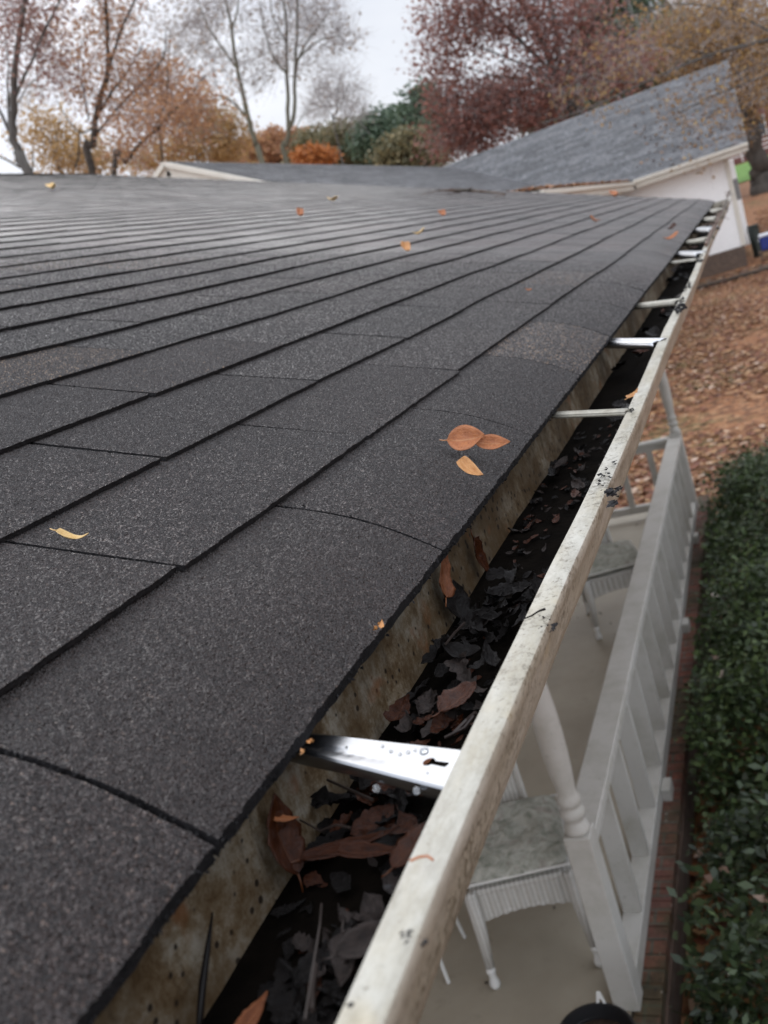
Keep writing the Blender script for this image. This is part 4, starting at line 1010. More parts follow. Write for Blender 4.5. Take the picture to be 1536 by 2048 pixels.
# ------------------------------------------------------------------ SHRUBS
MSH = mat_leaf('dark_evergreen_leaf', [(0.0, (0.014, 0.024, 0.008)), (0.5, (0.04, 0.068, 0.02)), (0.85, (0.085, 0.125, 0.038)), (0.97, (0.13, 0.17, 0.06)), (1.0, (0.25, 0.14, 0.07))], .2, .45)
MSB = mat_leaf('broad_shrub_leaf', [(0.0, (0.012, 0.022, 0.008)), (0.5, (0.03, 0.05, 0.018)), (0.85, (0.06, 0.088, 0.034)), (0.96, (0.12, 0.17, 0.06)), (1.0, (0.4, 0.35, 0.08))], .12, .35)
MBK = mat_bark('shrub_bark', (0.05, 0.04, 0.03), (0.12, 0.10, 0.08), 30)
def shrub(cx, cy, rx, ry, top, n, size, mat, label, seed, name='shrub', aspect=.5, dead=60, clump=.07, sparse=0.0):
    e = empty(name, (cx, cy, -3.1)); tag(e, label, 'shrub', 'evergreen shrubs along the porch wall')
    r = np.random.RandomState(seed); hgt = top + 3.1
    nc = 420; th = r.random(nc) * 2 * math.pi; ph = np.arccos(1 - r.random(nc) * 1.15)
    rad = .72 + .28 * r.random(nc) ** .5; rad *= 1 + .22 * np.sin(th * 3 + seed) * np.sin(ph * 4) + .10 * np.sin(th * 7 + seed * 2)
    C = np.stack([cx + rx * rad * np.sin(ph) * np.cos(th), cy + ry * rad * np.sin(ph) * np.sin(th), -3.1 + hgt * (.32 + .68 * rad * np.cos(ph))], 1)
    C = C[C[:, 2] > -3.05]
    idx = r.randint(0, len(C), n); P = C[idx] + r.normal(size=(n, 3)) * clump
    P = P[(P[:, 0] > XO + .05 + .03 * r.random(len(P))) & (P[:, 2] > -3.08)]
    tn = r.random(len(P)) * .75 + .25 * ((idx[:len(P)] * 7919) % 97) / 97
    np_quads('foliage', leaf_quads(P, size, r, flat=.25, aspect=aspect), mat, tn, e)
    b = MB(); rr = random.Random(seed)
    for c in C[::6]:
        b0 = Vector((cx + rr.uniform(-.08, .08), cy + rr.uniform(-.2, .2) * ry, -3.1)); c = Vector(c)
        b.tube([b0, b0.lerp(c, .5) + Vector((0, 0, -.06)), c], [.008, .005, .002], 4)
    b.build('stems', MBK, e, world=True)
    if dead:
        D = C[r.randint(0, len(C), dead)]; D = D[D[:, 2] > -2.9] + r.normal(size=(1, 3)) * .01; D[:, 2] += .06
        o = np_quads('caught_leaves', leaf_quads(D, .075, r, .4, .6), MDEAD, r.random(len(D)), e)
    return e
MDEAD = mat_leaf('dead_leaf', [(0, (0.18, 0.10, 0.07)), (.6, (0.36, 0.25, 0.18)), (1, (0.6, 0.52, 0.45))], .1)
shrub(-0.16, 7.4, .66, 1.55, -2.25, 30000, .042, MSH, 'clipped dark green shrub at the far end of the porch wall', 31, dead=45)
shrub(-0.10, 5.0, .68, 1.45, -2.22, 30000, .040, MSH, 'dense dark green shrub with pale dead leaves caught in it, middle of the row', 32, dead=40)
shrub(-0.10, 3.0, .62, 1.25, -2.36, 9000, .050, MSB, 'loose broad-leaved shrub nearest the camera beside the porch post', 33, aspect=.5, dead=14, clump=.06)
gbm = MB(); gbm.box((0.3, 4.5, -3.098), (2.2, 9, .02)); o = gbm.build('garden_bed', plain('dark_bed_soil', (0.02, 0.015, 0.01), .95, .2, .5, 20, bmp=.8, bscale=40)); tag(o, kind='structure')
n = 90; P = np.stack([-.75 + rs.random(n) * 1.4, 1.2 + rs.random(n) * 7.5, -3.07 + .03 * rs.random(n)], 1)
o = np_quads('bed_leaf_litter', leaf_quads(P, .07, rs, .6), MLIT, rs.random(n) * .6); tag(o, 'scattered dead leaves on the dark soil under the shrubs', 'leaf litter', kind='stuff')
# liriope-like grass blades near the brick wall
b = MB(); rr = random.Random(2)
for i in range(420):
    p = Vector((rr.uniform(-.78, -.35), rr.uniform(1.3, 3.0), -3.09)); a_ = rr.uniform(0, 6.28); l = rr.uniform(.12, .3)
    d = Vector((math.cos(a_), math.sin(a_), 0)); w = Vector((-d.y, d.x, 0)) * .004
    pts = [p, p + d * l * .3 + Vector((0, 0, l * .7)), p + d * l * .9 + Vector((0, 0, l * .6))]
    b.add([pts[0] - w, pts[0] + w, pts[1] + w, pts[1] - w, pts[2]], [(0, 1, 2, 3), (3, 2, 4)])
o = b.build('grass_blades', MSB); tag(o, 'low strappy grass growing at the foot of the brick wall', 'grass', kind='stuff')

# ------------------------------------------------------------------ FAR HOUSE
fh = empty('grey_roofed_house', (-4, 30, -2.7)); tag(fh, 'white house with steep grey shingle roof beyond the far end of the dark roof', 'house')
def shingle_plane(mb, a, b, c, d, expo, th=.03):
    """a->b along the eave, d->c along the ridge; courses as overlapping strips"""
    a, b, c, d = map(Vector, (a, b, c, d)); L_ = ((d - a).length + (c - b).length) / 2; n = max(2, int(L_ / expo)); nrm = (b - a).cross(d - a).normalized()
    if nrm.z < 0: nrm = -nrm
    for i in range(n):
        f0, f1 = i / n, min(1, (i + 1.15) / n)
        lo = (a.lerp(d, f0), b.lerp(c, f0)); hi = (a.lerp(d, f1), b.lerp(c, f1))
        m = max(2, int((lo[1] - lo[0]).length / .45)); edge = [0] + sorted(rng.random() for _ in range(m)) + [1]
        for e0, e1 in zip(edge, edge[1:]):
            vs = [lo[0].lerp(lo[1], e0) + nrm * .012, lo[0].lerp(lo[1], e1) + nrm * .012, hi[0].lerp(hi[1], e1), hi[0].lerp(hi[1], e0)]
            mb.add(vs + [vs[0] - nrm * .012, vs[1] - nrm * .012], [(0, 1, 2, 3), (0, 4, 5, 1)])
    slab(a - nrm * .01, b - nrm * .01, c - nrm * .01, d - nrm * .01, th, nrm, mb)
EZ, RZ = 0.735, 3.42; XR = 0.40
p = MB()
shingle_plane(p, (-12, 30, EZ), (XR, 30, EZ), (XR, 34, RZ), (-12, 34, RZ), .14)
shingle_plane(p, (XR, 38, EZ), (-12, 38, EZ), (-12, 34, RZ), (XR, 34, RZ), .3)
p.build('main_roof', M['grey_shingle'], fh, world=True)
GX, GZ, EX, EZ2, YG = -9.1, 3.28, -2.9, 0.70, 15.2
p = MB()
KX, KZ = -5.0, 1.10
shingle_plane(p, (KX, 33.9, KZ), (KX, YG, KZ), (GX, YG, GZ), (GX, 33.9, GZ), .14)
shingle_plane(p, (EX, 33.9, EZ2), (EX, YG, EZ2), (KX, YG, KZ), (KX, 33.9, KZ), .14)
shingle_plane(p, (2 * GX - KX, YG, KZ), (2 * GX - KX, 33.9, KZ), (GX, 33.9, GZ), (GX, YG, GZ), .3)
shingle_plane(p, (2 * GX - EX, YG, EZ2), (2 * GX - EX, 33.9, EZ2), (2 * GX - KX, 33.9, KZ), (2 * GX - KX, YG, KZ), .3)
p.build('wing_roof', M['grey_shingle'], fh, world=True)
p = MB()
p.box(((XR - 2.8) / 2, 29.96, EZ - .12), (XR + 2.8, .05, .22)); p.box(((XR - 2.8) / 2, 29.90, EZ - .045), (XR + 2.85, .08, .09))
p.box((EX + .03, 22.6, EZ2 - .13), (.05, 14.7, .2)); p.box((EX + .07, 22.6, EZ2 - .06), (.09, 14.7, .08))
for (x0, x1, z0, z1) in ((KX, GX, KZ, GZ), (2 * GX - KX, GX, KZ, GZ), (EX, KX, EZ2, KZ), (2 * GX - EX, 2 * GX - KX, EZ2, KZ)):
    p.bar((x0, YG - .03, z0 - .14), (x1, YG - .03, z1 - .14), .05, .24); p.bar((x0, YG - .09, z0 - .05), (x1, YG - .09, z1 - .05), .07, .08)
for (y0, z0, y1, z1) in ((30, EZ, 34, RZ), (38, EZ, 34, RZ)):
    p.bar((XR - .02, y0, z0 - .13), (XR - .02, y1, z1 - .13), .05, .2)
p.build('fascia', M['trim'], fh, world=True)
p = MB(); p.box(((XR - 2.8) / 2 - .1, 30.2, EZ - .24), (XR + 2.6, .5, .02)); p.box((EX - .28, 22.6, EZ2 - .24), (.58, 14.8, .02)); p.build('soffit', M['trim'], fh, world=True)
p = MB(); p.box((-6.0, 33.9, (EZ - .25 - 2.07) / 2), (11.44, 6.9, EZ - .25 + 2.07)); p.box((-9.1, 22.7, (EZ2 - .25 - 2.07) / 2), (11.2, 14.8, EZ2 - .25 + 2.07))
p.add([(GX - 5.9, YG + .1, EZ2 - .26), (GX + 5.9, YG + .1, EZ2 - .26), (GX + 3.9, YG + .1, KZ - .1), (GX, YG + .1, GZ - .06), (GX - 3.9, YG + .1, KZ - .1)], [(0, 1, 2, 3, 4)])
p.add([(-.30, 30.5, EZ - .3), (-.30, 37.3, EZ - .3), (-.30, 34, RZ - .1)], [(0, 1, 2)])
p.build('wall', M['wall_white'], fh, world=True)
p = MB(); p.box((-.235, 30.52, (EZ - .25 - 2.07) / 2 - .0), (.13, .20, EZ - .25 + 2.07 - .01)); p.build('corner_board', M['trim'], fh, world=True)
p = MB(); p.box((-.17, 32.6, (EZ - .3 - 2.2) / 2), (.26, .9, EZ - .3 + 2.2)); p.build('side_bay', M['wall_white'], fh, world=True)
p = MB(); p.box((-.10, 30.9, -.45), (.14, .16, .62), bev=.02); p.build('meter_box', plain('grey_meter_box', (0.25, 0.25, 0.25), .5), fh, world=True)
p = MB(); p.box((-6.0, 33.9, -2.5), (11.5, 6.94, .84)); p.box((-9.1, 22.7, -2.6), (11.1, 14.7, 1.04)); p.build('foundation', M['foundation'], fh, world=True)
# leaves gathered along the grey roof edge
n = 2600; t_ = rs.random(n)
P = np.stack([EX - .05 - np.abs(rs.normal(size=n)) * .35, 16 + 14 * t_, np.zeros(n)], 1); P[:, 2] = EZ2 + (EX - P[:, 0]) * (KZ - EZ2) / (EX - KX) + .03 + rs.random(n) * .03
Q = np.stack([XR - 3.3 * rs.random(300), 30 + 3.6 * rs.random(300), np.zeros(300)], 1); Q = Q[rs.random(300) < .25 + .75 * (Q[:, 0] + 2.9) / 3.3]; Q[:, 2] = EZ + (Q[:, 1] - 30) * (RZ - EZ) / 4 + .03
A_ = np.concatenate([P, Q]); o = np_quads('roof_leaf_litter', leaf_quads(A_, .11, rs, .5, .7), MLIT, .25 + .6 * rs.random(len(A_))); tag(o, 'orange-brown leaves gathered along the eave of the grey roof', 'leaf litter', kind='stuff')

# things on the far lawn
cl = Vector((0.0099 * 30, 30, -.0658 * 30)); zg = ground_z(0, 31)
e = empty('cooler', (.44, 30.6, zg + .25)); tag(e, 'dark blue picnic cooler with white lid standing by the far white wall', 'cooler')
b = MB(); b.box((0, 0, .21), (.46, .38, .40), bev=.03); b.build('body', plain('blue_plastic', (0.02, 0.035, 0.19), .4), e)
b = MB(); b.box((0, 0, .445), (.49, .41, .09), bev=.03); b.build('lid', plain('white_plastic', (0.75, 0.77, 0.8), .4), e)
b = MB(); b.tube([(-.24, -.0, .38), (-.27, -.05, .30), (-.27, .05, .30), (-.24, 0, .38)], .012, 6); b.build('handle', plain('white_handle', (0.7, 0.7, 0.7), .4), e)
e = empty('bench', (.46, 30.6, zg)); tag(e, 'low wooden bench carrying the blue cooler', 'bench')
b = MB(); b.box((0, 0, .225), (.7, .4, .045)); b.build('seat', plain('old_wood', (0.14, 0.09, 0.06), .8), e)
for sx in (-1, 1): b = MB(); b.box((sx * .28, 0, .10), (.06, .34, .2)); b.build('leg', bpy.data.materials['old_wood'], e)
e = empty('rubbish_bin', (.10, 31.6, ground_z(0, 31.6))); tag(e, 'dark grey-green wheeled bin against the side of the white house', 'bin')
b = MB(); b.lathe([(.13, 0), (.17, .9)], n=4); b.build('body', plain('dark_bin', (0.03, 0.04, 0.035), .5), e); b = MB(); b.box((0, 0, .94), (.32, .34, .07), bev=.02); b.build('lid', bpy.data.materials['dark_bin'], e)
# distant brick house behind the right-hand trunk
zq = ground_z(0, 95)
e = empty('brick_house', (4, 95, zq)); tag(e, 'distant red brick house with white porch rails behind the right-hand trunk', 'house')
b = MB(); b.box((0, 0, 2.2), (12, 8, 4.4)); b.build('wall', mat_brick('far_red_brick', (0.20, 0.06, 0.05), (0.16, 0.05, 0.04), (0.2, 0.15, 0.13), .5, (math.radians(90), 0, 0)), e)
b = MB(); b.add([(-6.5, -4.6, 4.3), (6.5, -4.6, 4.3), (6.5, 0, 6.6), (-6.5, 0, 6.6), (-6.5, 4.6, 4.3), (6.5, 4.6, 4.3)], [(0, 1, 2, 3), (3, 2, 5, 4), (0, 3, 4), (1, 5, 2), (0, 4, 5, 1)]); b.build('roof', M['grey_shingle'], e)
for x in (-4.2, -1.6, 1.2, 4.0):
    b = MB(); b.box((x, -4.03, 2.4), (1.1, .1, 1.7)); w_ = b.build('window', M['white_paint'], e); b = MB(); b.box((x, -4.09, 2.4), (.9, .05, 1.5)); b.build('pane', plain('dark_glass', (0.03, 0.035, 0.04), .1, .6), w_)
b = MB()
for k in range(3): b.box((-2, -6, .5 + .35 * k), (9, .08, .10))
for k in range(7): b.box((-6.3 + 1.45 * k, -6, .7), (.1, .1, 1.4))
b.build('porch_rail', M['white_paint'], e)

# ------------------------------------------------------------------ TREES
BARK_G = mat_bark('grey_bark', (0.055, 0.05, 0.045), (0.15, 0.14, 0.125))
BARK_D = mat_bark('dark_bark', (0.03, 0.024, 0.02), (0.09, 0.075, 0.06))
BARK_Y = mat_bark('lichen_bark', (0.08, 0.075, 0.05), (0.2, 0.185, 0.13))
TW_G = plain('grey_twig', (0.34, 0.31, 0.30), .9, .2, .3, 3)
LF_P = mat_leaf('purple_brown_leaves', [(0, (0.22, 0.12, 0.11)), (.5, (0.36, 0.21, 0.18)), (1, (0.50, 0.30, 0.22))], .5)
LF_O = mat_leaf('orange_brown_leaves', [(0, (0.27, 0.14, 0.08)), (.5, (0.46, 0.25, 0.14)), (1, (0.60, 0.36, 0.18))], .5)
LF_Y = mat_leaf('golden_leaves', [(0, (0.28, 0.18, 0.08)), (.5, (0.48, 0.31, 0.13)), (1, (0.60, 0.42, 0.2))], .5)
LF_R = mat_leaf('red_oak_leaves', [(0, (0.14, 0.065, 0.055)), (.5, (0.28, 0.13, 0.105)), (1, (0.42, 0.21, 0.16))], .45)
LF_G = mat_leaf('pine_needles', [(0, (0.05, 0.08, 0.05)), (.6, (0.11, 0.16, 0.10)), (1, (0.18, 0.23, 0.15))], .3)
LF_OL = mat_leaf('olive_leaves', [(0, (0.11, 0.11, 0.06)), (.5, (0.20, 0.18, 0.10)), (1, (0.32, 0.25, 0.12))], .35)
LF_GOLD = mat_leaf('mixed_golden_oak_leaves', [(0, (0.17, 0.10, 0.05)), (.5, (0.33, 0.20, 0.09)), (.85, (0.48, 0.31, 0.12)), (1, (0.68, 0.48, 0.16))], .45)
LF_GR = mat_leaf('sparse_grey_leaves', [(0, (0.34, 0.30, 0.27)), (.7, (0.48, 0.42, 0.37)), (1, (0.50, 0.36, 0.24))], .55)

def tree(name, label, Y, limbs, blobs, leafmat, bark, lsize, seed, group='trees behind the roofs', nclu=14, spread=.35, twigs=0, depth=1.0, trunk_w=None, extra=None, base=None):
    """limbs: [( [(px,py,dy)...], w0px, w1px )] ; the first is the trunk, carried down to the ground.
       blobs: [(px,py,rx_px,ry_px,clusters)] where the crown has foliage"""
    r = random.Random(seed); rn = np.random.RandomState(seed)
    u = Y / FPX * 1.05
    L0 = limbs[0][0]; p0 = on_y(L0[0][0], L0[0][1], Y)
    gx, gy = (p0.x, Y) if base is None else base
    p1 = on_y(L0[1][0], L0[1][1], Y); dn = (p0 - p1)
    bx = gx + (dn.x / max(.1, abs(dn.z)) * .15 * (p0.z - ground_z(gx, gy)) if base is None else 0)
    g0 = Vector((bx, gy, ground_z(bx, gy)))
    e = empty(name, g0); tag(e, label, 'tree', group)
    b = MB(); nodes_ = []; rads = []
    for li, (pts, w0, w1) in enumerate(limbs):
        P = [on_y(q[0], q[1], Y) for q in pts]
        dep = [q[2] if len(q) > 2 else 0 for q in pts]
        P = [v * ((Y + d) / Y) for v, d in zip(P, dep)]
        R0 = w0 * u / 2; R1 = w1 * u / 2
        rad = [R0 + (R1 - R0) * i / (len(P) - 1) for i in range(len(P))]
        if li == 0:
            P = [g0 - Vector((0, 0, .2)), g0 + Vector((0, 0, .4))] + P; rad = [R0 * 1.7, R0 * 1.3] + rad
        # smooth the path
        Q = []; RQ = []
        for i in range(len(P) - 1):
            for k in range(4):
                f = k / 4; a0 = P[max(i - 1, 0)]; a1 = P[i]; a2 = P[i + 1]; a3 = P[min(i + 2, len(P) - 1)]
                q = 0.5 * ((2 * a1) + (a2 - a0) * f + (2 * a0 - 5 * a1 + 4 * a2 - a3) * f * f + (3 * a1 - a0 - 3 * a2 + a3) * f ** 3)
                q += Vector((r.gauss(0, 1), r.gauss(0, 1), 0)) * rad[i] * .18
                Q.append(q); RQ.append(rad[i] + (rad[i + 1] - rad[i]) * f)
        Q.append(P[-1]); RQ.append(rad[-1])
        b.tube(Q, RQ, 8 if li < 3 else 6)
        k0 = 6 if li == 0 else 0
        nodes_ += Q[k0:]; rads += RQ[k0:]
    trunk = b.build('trunk', bark, e, smooth=True, world=True)
    NP = np.array([tuple(v) for v in nodes_]); NR = np.array(rads)
    # cluster points in the crown volume
    C = []
    for (px, py, rx, ry, n) in blobs:
        c = np.array(on_y(px, py, Y)); ex = np.array(R_) ; ed = np.array(D_); ew = np.array((0, 1, 0))
        v = rn.normal(size=(n, 3)); v /= np.linalg.norm(v, axis=1, keepdims=True); v *= rn.random((n, 1)) ** .4
        C.append(c + v[:, :1] * ex * rx * u + v[:, 1:2] * ed * ry * u + v[:, 2:] * ew * (rx + ry) / 2 * u * depth)
    C = np.concatenate(C)
    d = np.array([np.min(np.linalg.norm(NP - c, axis=1)) for c in C]); C = C[np.argsort(d)]
    br = MB(); tips = []
    for c in C:
        dd = np.linalg.norm(NP - c, axis=1) + np.maximum(0, NP[:, 2] - c[2]) * .6
        i = int(np.argmin(dd)); a = Vector(NP[i]); cv = Vector(c); l = (cv - a).length
        ra = min(NR[i] * .6, l * .012 + .008); 
        m1 = a.lerp(cv, .33) + Vector((r.gauss(0, 1), r.gauss(0, 1), r.gauss(0, .5) + .5)) * l * .08
        m2 = a.lerp(cv, .68) + Vector((r.gauss(0, 1), r.gauss(0, 1), r.gauss(0, .5) + .3)) * l * .08
        pts = [a, m1, m2, cv]; rr_ = [ra, ra * .8, ra * .6, ra * .35]
        br.tube(pts, rr_, 4, cap=False)
        NP = np.vstack([NP, np.array([tuple(m1), tuple(m2), c])]); NR = np.concatenate([NR, [ra * .8, ra * .6, ra * .4]])
        tips.append((cv, (cv - m2).normalized()))
        for k in range(twigs):
            dv = ((cv - m2).normalized() + Vector((r.gauss(0, .55), r.gauss(0, .55), r.gauss(0, .5) + .25))).normalized()
            s_ = (m1, m2, cv)[r.randint(0, 2)]; ll = spread * r.uniform(1.2, 3.2)
            q = s_ + dv * ll; mq = s_ + dv * ll * .5 + Vector((r.gauss(0, .05), r.gauss(0, .05), 0)) * ll
            br.tube([s_, mq, q], [.006 * u / .02, .0045 * u / .02, .002 * u / .02], 3, cap=False)
    crown = br.build('branches', bark if twigs == 0 else TW_G, e, world=True)
    if nclu:
        n = len(C) * nclu; idx = np.repeat(np.arange(len(C)), nclu)
        J = np.clip(rn.normal(size=(n, 3)), -1.5, 1.5) * spread * np.array([1, 1, .75]) * (0.5 + rn.random((len(C), 1))[idx])
        P = C[idx] + J
        tn = np.clip(.5 + .22 * rn.normal(size=n) + .25 * (rn.random(len(C))[idx] - .5), 0, 1)
        np_quads('foliage', leaf_quads(P, lsize, rn, 0, .65), leafmat, tn, e)
    return e

# left: sparse maple at the frame edge
tree('maple_tree', 'thin purple-brown leaved tree at the left edge of the photo, trunk curving left', 24,
     [([(58, 345), (45, 330), (28, 280), (26, 200), (32, 120), (46, 30), (50, -60), (40, -160)], 22, 6), ([(22, 268), (8, 240), (-10, 205), (-40, 150)], 9, 4), ([(18, 250), (15, 180), (17, 130), (10, 60)], 6, 2),
      ([(28, 200), (60, 130), (90, 60), (120, 0), (140, -60)], 8, 3), ([(26, 230), (50, 180), (90, 140)], 4, 1), ([(40, 335), (15, 320), (-10, 310)], 6, 3), ([(65, 345), (66, 310), (62, 300)], 4, 2)],
     [(60, 80, 60, 60, 60), (110, 150, 30, 45, 22), (20, 30, 50, 50, 44), (90, -10, 60, 50, 44), (-60, 0, 80, 90, 50), (10, 130, 25, 40, 12), (60, -90, 110, 60, 50)], LF_P, BARK_G, .11, 41, nclu=13, spread=0.34, twigs=3)
tree('maple_tree', 'brown-leaved tree with a dark forked trunk in the left part of the photo', 26,
     [([(184, 345), (186, 290), (192, 240), (202, 190), (216, 140), (214, 70), (212, 0), (208, -100), (200, -200)], 16, 5), ([(192, 270), (215, 240), (255, 195), (300, 150), (328, 110), (332, 60)], 7, 2),
      ([(200, 225), (225, 180), (240, 165), (262, 130), (285, 90)], 7, 2), ([(200, 200), (235, 80), (260, 20), (290, -40)], 8, 3), ([(186, 255), (160, 265), (130, 230), (110, 190)], 4, 1), ([(178, 240), (165, 170), (155, 140), (165, 80)], 4, 1.5), ([(151, 335), (158, 300), (160, 260)], 5, 2)],
     [(220, 60, 55, 70, 60), (285, 150, 65, 60, 90), (345, 190, 45, 55, 60), (185, 180, 50, 50, 34), (150, 120, 40, 60, 26), (250, 220, 55, 45, 44), (110, 50, 40, 60, 26), (200, -60, 110, 50, 60), (240, -130, 100, 40, 40)], LF_O, BARK_D, .11, 42, nclu=15, spread=0.36, twigs=3)
tree('maple_tree', 'rust-brown tree whose dark limb leans right above the ridge', 23,
     [([(228, 348), (250, 325), (280, 288), (310, 262), (345, 222), (375, 200), (410, 150)], 11, 3), ([(300, 270), (330, 210), (335, 150), (325, 100)], 4, 1), ([(325, 330), (322, 290), (316, 250)], 4, 2)],
     [(310, 250, 60, 40, 46), (370, 240, 55, 45, 56), (400, 190, 30, 40, 24), (260, 290, 50, 35, 36)], LF_O, BARK_D, .105, 43, nclu=15, spread=0.36, twigs=2)
tree('maple_tree', 'low golden-brown tree filling the gap just above the ridge at the far left', 34,
     [([(120, 345), (118, 320), (112, 280), (120, 240)], 6, 2), ([(115, 300), (90, 270), (70, 240)], 3, 1)],
     [(95, 270, 55, 45, 60), (150, 300, 60, 40, 60), (60, 240, 40, 30, 20), (210, 320, 60, 25, 50), (130, 330, 60, 20, 44)], LF_Y, BARK_D, .15, 44, nclu=18, spread=.45, twigs=1)
tree('maple_tree', 'yellow and rust tree behind the white gable of the far house', 38,
     [([(400, 345), (402, 320), (410, 270), (420, 220)], 7, 2), ([(405, 300), (450, 270), (480, 240)], 4, 1), ([(405, 290), (370, 260), (350, 230)], 4, 1)],
     [(400, 240, 55, 50, 90), (450, 270, 50, 40, 80), (360, 300, 60, 30, 70), (430, 310, 70, 20, 60), (300, 320, 50, 22, 50)], LF_Y, BARK_D, .15, 45, nclu=20, spread=.5, twigs=1)
# bare trees
tree('bare_tree', 'tall nearly bare tree leaning left, behind the white gable', 36,
     [([(522, 325), (512, 290), (495, 230), (482, 170), (470, 110), (462, 50), (450, -10), (440, -90)], 12, 3), ([(495, 235), (460, 200), (420, 185), (390, 150)], 5, 1.5), ([(476, 140), (440, 90), (415, 50), (395, 0)], 5, 2), ([(464, 60), (475, 20), (480, -40)], 5, 2)],
     [(400, 60, 60, 60, 70), (440, 130, 60, 60, 60), (470, 20, 55, 50, 60), (380, -30, 80, 50, 70), (500, 160, 40, 40, 22), (440, -90, 90, 50, 50)], LF_GR, BARK_Y, .15, 46, nclu=2, spread=.45, twigs=5)
tree('bare_tree', 'tall bare twin-stemmed tree standing against the sky left of the gap', 37,
     [([(573, 325), (574, 290), (577, 255), (575, 180), (573, 120), (572, 40), (560, -50)], 11, 3), ([(578, 258), (588, 230), (590, 160), (592, 90), (596, 10), (600, -80)], 9, 3), ([(590, 140), (610, 90), (640, 50), (660, 20)], 5, 1.5), ([(575, 150), (545, 110), (530, 60), (520, 0)], 5, 1.5),
      ([(594, 120), (640, 80), (700, 70)], 4, 1), ([(578, 300), (600, 240), (620, 215)], 3, 1), ([(575, 90), (545, 30), (540, -30)], 4, 1)],
     [(640, 60, 60, 45, 90), (560, 60, 50, 60, 60), (610, 0, 70, 50, 80), (530, 130, 40, 40, 30), (690, 70, 25, 22, 22), (600, 130, 60, 30, 30), (590, -80, 100, 50, 60)], LF_GR, BARK_Y, .15, 47, nclu=2, spread=.45, twigs=5)
tree('bare_tree', 'small faint bare tree right of the twin-stemmed one, above the woodland', 70,
     [([(670, 260), (672, 230), (675, 190), (680, 150)], 3, 1), ([(672, 230), (690, 190), (700, 170)], 2, 1), ([(672, 240), (640, 200), (630, 180)], 2, 1)],
     [(680, 180, 40, 40, 70), (640, 210, 35, 35, 50), (700, 220, 30, 30, 36)], LF_GR, BARK_G, .22, 48, nclu=1, spread=.7, twigs=6)
# woodland behind
for (px, py, rx, ry, Yd, mat, lab, sd_) in [
    (850, 250, 34, 66, 75, LF_G, 'tall green pine standing at the right end of the sky gap', 51),
    (775, 275, 55, 48, 80, LF_G, 'round dark green tree left of the tall green pine', 52),
    (700, 290, 45, 40, 82, LF_OL, 'olive-brown tree in the middle of the far woodland', 53),
    (640, 300, 45, 36, 84, LF_OL, 'dull olive tree behind the twin-stemmed bare tree', 54),
    (820, 310, 45, 32, 70, LF_OL, 'low yellowish olive tree below the tall green pine', 55),
    (560, 300, 50, 36, 86, LF_O, 'rusty low tree between the two bare trunks', 56),
    (480, 315, 40, 24, 88, LF_O, 'dim orange tree low behind the leaning bare tree', 57)]:
    tree('woodland_tree', lab, Yd, [([(px, py + ry * .5), (px, py), (px + 3, py - ry * .6)], 5, 2), ([(px, py + 10), (px + rx * .6, py - ry * .2)], 2, 1), ([(px, py + 10), (px - rx * .6, py - ry * .2)], 2, 1)],
         [(px, py, rx, ry, 130), (px - rx * .5, py + ry * .4, rx * .6, ry * .5, 40), (px + rx * .5, py + ry * .4, rx * .6, ry * .5, 40)], mat, BARK_D, .38, sd_, nclu=70, spread=.62, group='far woodland trees')
tree('orange_bush', 'bright orange low bush above the ridge of the grey roof', 60, [([(632, 330), (632, 318), (636, 308)], 3, 1), ([(632, 325), (650, 312)], 2, 1)], [(632, 313, 38, 11, 60)], mat_leaf('bright_orange_leaves', [(0, (0.3, 0.10, 0.03)), (1, (0.6, 0.24, 0.07))], .3), BARK_D, .22, 58, nclu=50, spread=.35, group='far woodland trees')
# red oak
tree('oak_tree', 'big red-brown oak spreading behind the steep grey roof', 44,
     [([(1160, 250), (1148, 225), (1120, 170), (1100, 120), (1078, 70), (1050, 20), (1020, -50)], 20, 6), ([(1130, 190), (1118, 120), (1112, 60), (1100, 0), (1090, -80)], 14, 5), ([(1110, 150), (1070, 110), (1020, 60), (980, 20), (950, -30)], 9, 3), ([(1140, 210), (1090, 150), (1000, 110), (950, 90)], 6, 2),
      ([(1120, 150), (1180, 60), (1220, 0), (1250, -60)], 8, 3), ([(1145, 215), (1050, 190), (960, 200), (900, 190)], 7, 2), ([(1060, 160), (980, 150), (900, 120)], 4, 1)],
     [(900, 60, 60, 60, 60), (960, 30, 70, 60, 80), (890, 150, 40, 60, 50), (950, 220, 75, 55, 170), (1050, 210, 90, 60, 200), (1050, 60, 70, 50, 70), (930, 280, 60, 40, 110), (1150, 130, 80, 70, 130), (1150, 20, 80, 60, 80), (1010, -50, 140, 60, 110), (1240, 130, 60, 60, 80)],
     LF_R, BARK_D, .18, 61, nclu=20, spread=0.6, twigs=2)
tree('pine_tree', 'dark green conifer showing through behind the red-brown oak', 56,
     [([(1230, 200), (1228, 120), (1226, 40), (1224, -60)], 12, 5), ([(1226, 120), (1290, 90)], 4, 1), ([(1226, 80), (1170, 60)], 4, 1)],
     [(1225, 90, 60, 60, 120), (1260, 170, 80, 50, 120), (1290, 60, 50, 60, 80), (1120, 230, 60, 60, 100), (1180, 180, 60, 50, 90), (1350, 120, 60, 70, 110), (1230, -20, 60, 50, 60)], LF_G, BARK_D, .3, 62, nclu=30, spread=.6)
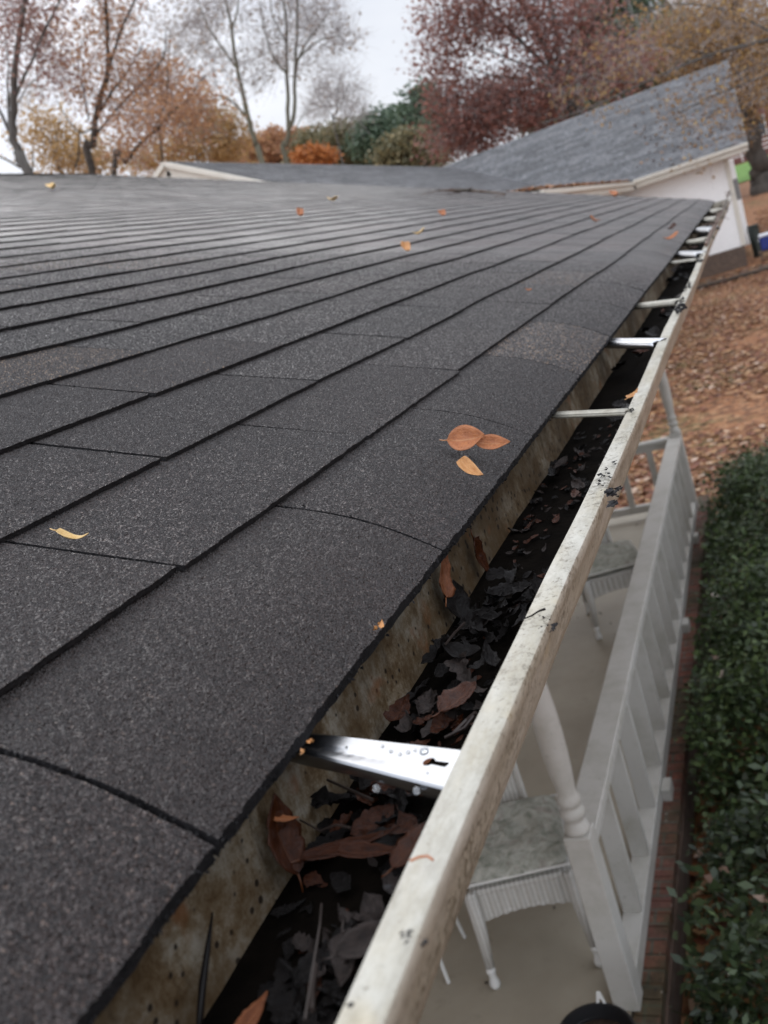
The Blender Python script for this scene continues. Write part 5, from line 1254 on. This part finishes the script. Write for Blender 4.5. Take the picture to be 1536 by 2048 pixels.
tree('oak_tree', 'golden-leaved tree with a thick dark trunk at the right edge of the photo', 50,
     [([(1518, 345), (1510, 300), (1500, 250), (1492, 190), (1484, 120), (1478, 40), (1470, -60)], 34, 18), ([(1490, 170), (1440, 110), (1380, 60), (1330, 0)], 10, 4), ([(1486, 140), (1530, 80), (1560, 20)], 10, 4)],
     [(1400, 60, 90, 60, 110), (1480, 60, 80, 70, 120), (1540, 130, 50, 70, 80), (1440, 140, 70, 50, 90), (1500, 210, 40, 50, 34), (1330, 110, 60, 60, 60), (1440, -60, 120, 60, 90)], LF_GOLD, BARK_D, .155, 63, nclu=32, spread=.6, twigs=1)
tree('oak_tree', 'golden-leaved branches reaching in from the right over the steep grey roof', 25,
     [([(1760, 260), (1740, 160), (1700, 60), (1660, -60), (1640, -200)], 34, 20), ([(1690, 50), (1560, 75), (1420, 110), (1290, 165), (1180, 215), (1090, 245)], 8, 1.6), ([(1560, 75), (1450, 20), (1330, 10), (1230, 60)], 4, 1), ([(1700, 90), (1560, 140), (1430, 190), (1350, 230), (1290, 250)], 6, 1), ([(1420, 110), (1330, 90), (1240, 100)], 3, 1), ([(1290, 165), (1190, 160), (1090, 130), (1050, 160)], 2.4, .8), ([(1660, -20), (1540, -20), (1400, -40)], 6, 2)],
     [(1450, 60, 90, 60, 90), (1340, 100, 80, 60, 60), (1230, 120, 70, 50, 36), (1500, 160, 60, 60, 66), (1380, 210, 70, 60, 38), (1150, 190, 60, 40, 14), (1500, 0, 90, 50, 70), (1320, 30, 90, 40, 50), (1470, 240, 40, 40, 20), (1210, 215, 60, 40, 14), (1420, 300, 60, 40, 9)], LF_GOLD, BARK_G, .085, 64, nclu=7, spread=.22, twigs=3, base=(4.9, 25.5), depth=.8)
tree('maple_tree', 'grey-brown distant tree behind the left trees at mid height', 48,
     [([(330, 340), (332, 250), (336, 150), (340, 60)], 6, 2), ([(332, 200), (380, 120)], 3, 1), ([(332, 200), (290, 110)], 3, 1), ([(332, 240), (250, 120)], 3, 1), ([(332, 240), (130, 120)], 3, 1)],
     [(340, 130, 60, 60, 50), (150, 150, 80, 60, 50), (250, 40, 80, 60, 50), (60, 180, 60, 50, 34), (380, 60, 50, 60, 36)], LF_GR, BARK_G, .17, 65, nclu=7, spread=.6, twigs=6)
# low brush closing the view far behind, right and left
bs = MB()
for i, (x, y, w, mt) in enumerate([(-60, 120, 14, LF_OL), (-35, 125, 14, LF_OL), (-15, 130, 13, LF_R), (5, 128, 12, LF_OL), (25, 120, 14, LF_R), (50, 115, 14, LF_G), (-90, 110, 16, LF_O)]):
    rn = np.random.RandomState(70 + i); z0 = ground_z(x, y)
    e = empty('woodland_tree', (x, y, z0)); tag(e, ['broad olive tree on the far left horizon', 'olive tree on the horizon left of centre', 'dull red tree on the horizon behind the pine', 'olive tree on the horizon behind the steep roof', 'dull red tree beyond the brick house', 'green tree on the far right horizon', 'orange-brown tree at the extreme left horizon'][i], 'tree', 'far woodland trees')
    b = MB(); b.tube([(x, y, z0), (x, y, z0 + 7)], [.5, .2], 6); b.build('trunk', BARK_D, e, world=True)
    n = 9000; c = rn.normal(size=(90, 3)); c /= np.linalg.norm(c, axis=1, keepdims=True); c *= (.35 + .65 * rn.random((90, 1))); c = np.array([x, y, z0 + 5.2]) + c * np.array([w * .7, w * .5, 4.8])
    P = c[rn.randint(0, 90, n)] + rn.normal(size=(n, 3)) * 1.1; P[:, 2] = np.maximum(P[:, 2], z0)
    np_quads('foliage', leaf_quads(P, .5, rn), mt, rn.random(n), e)
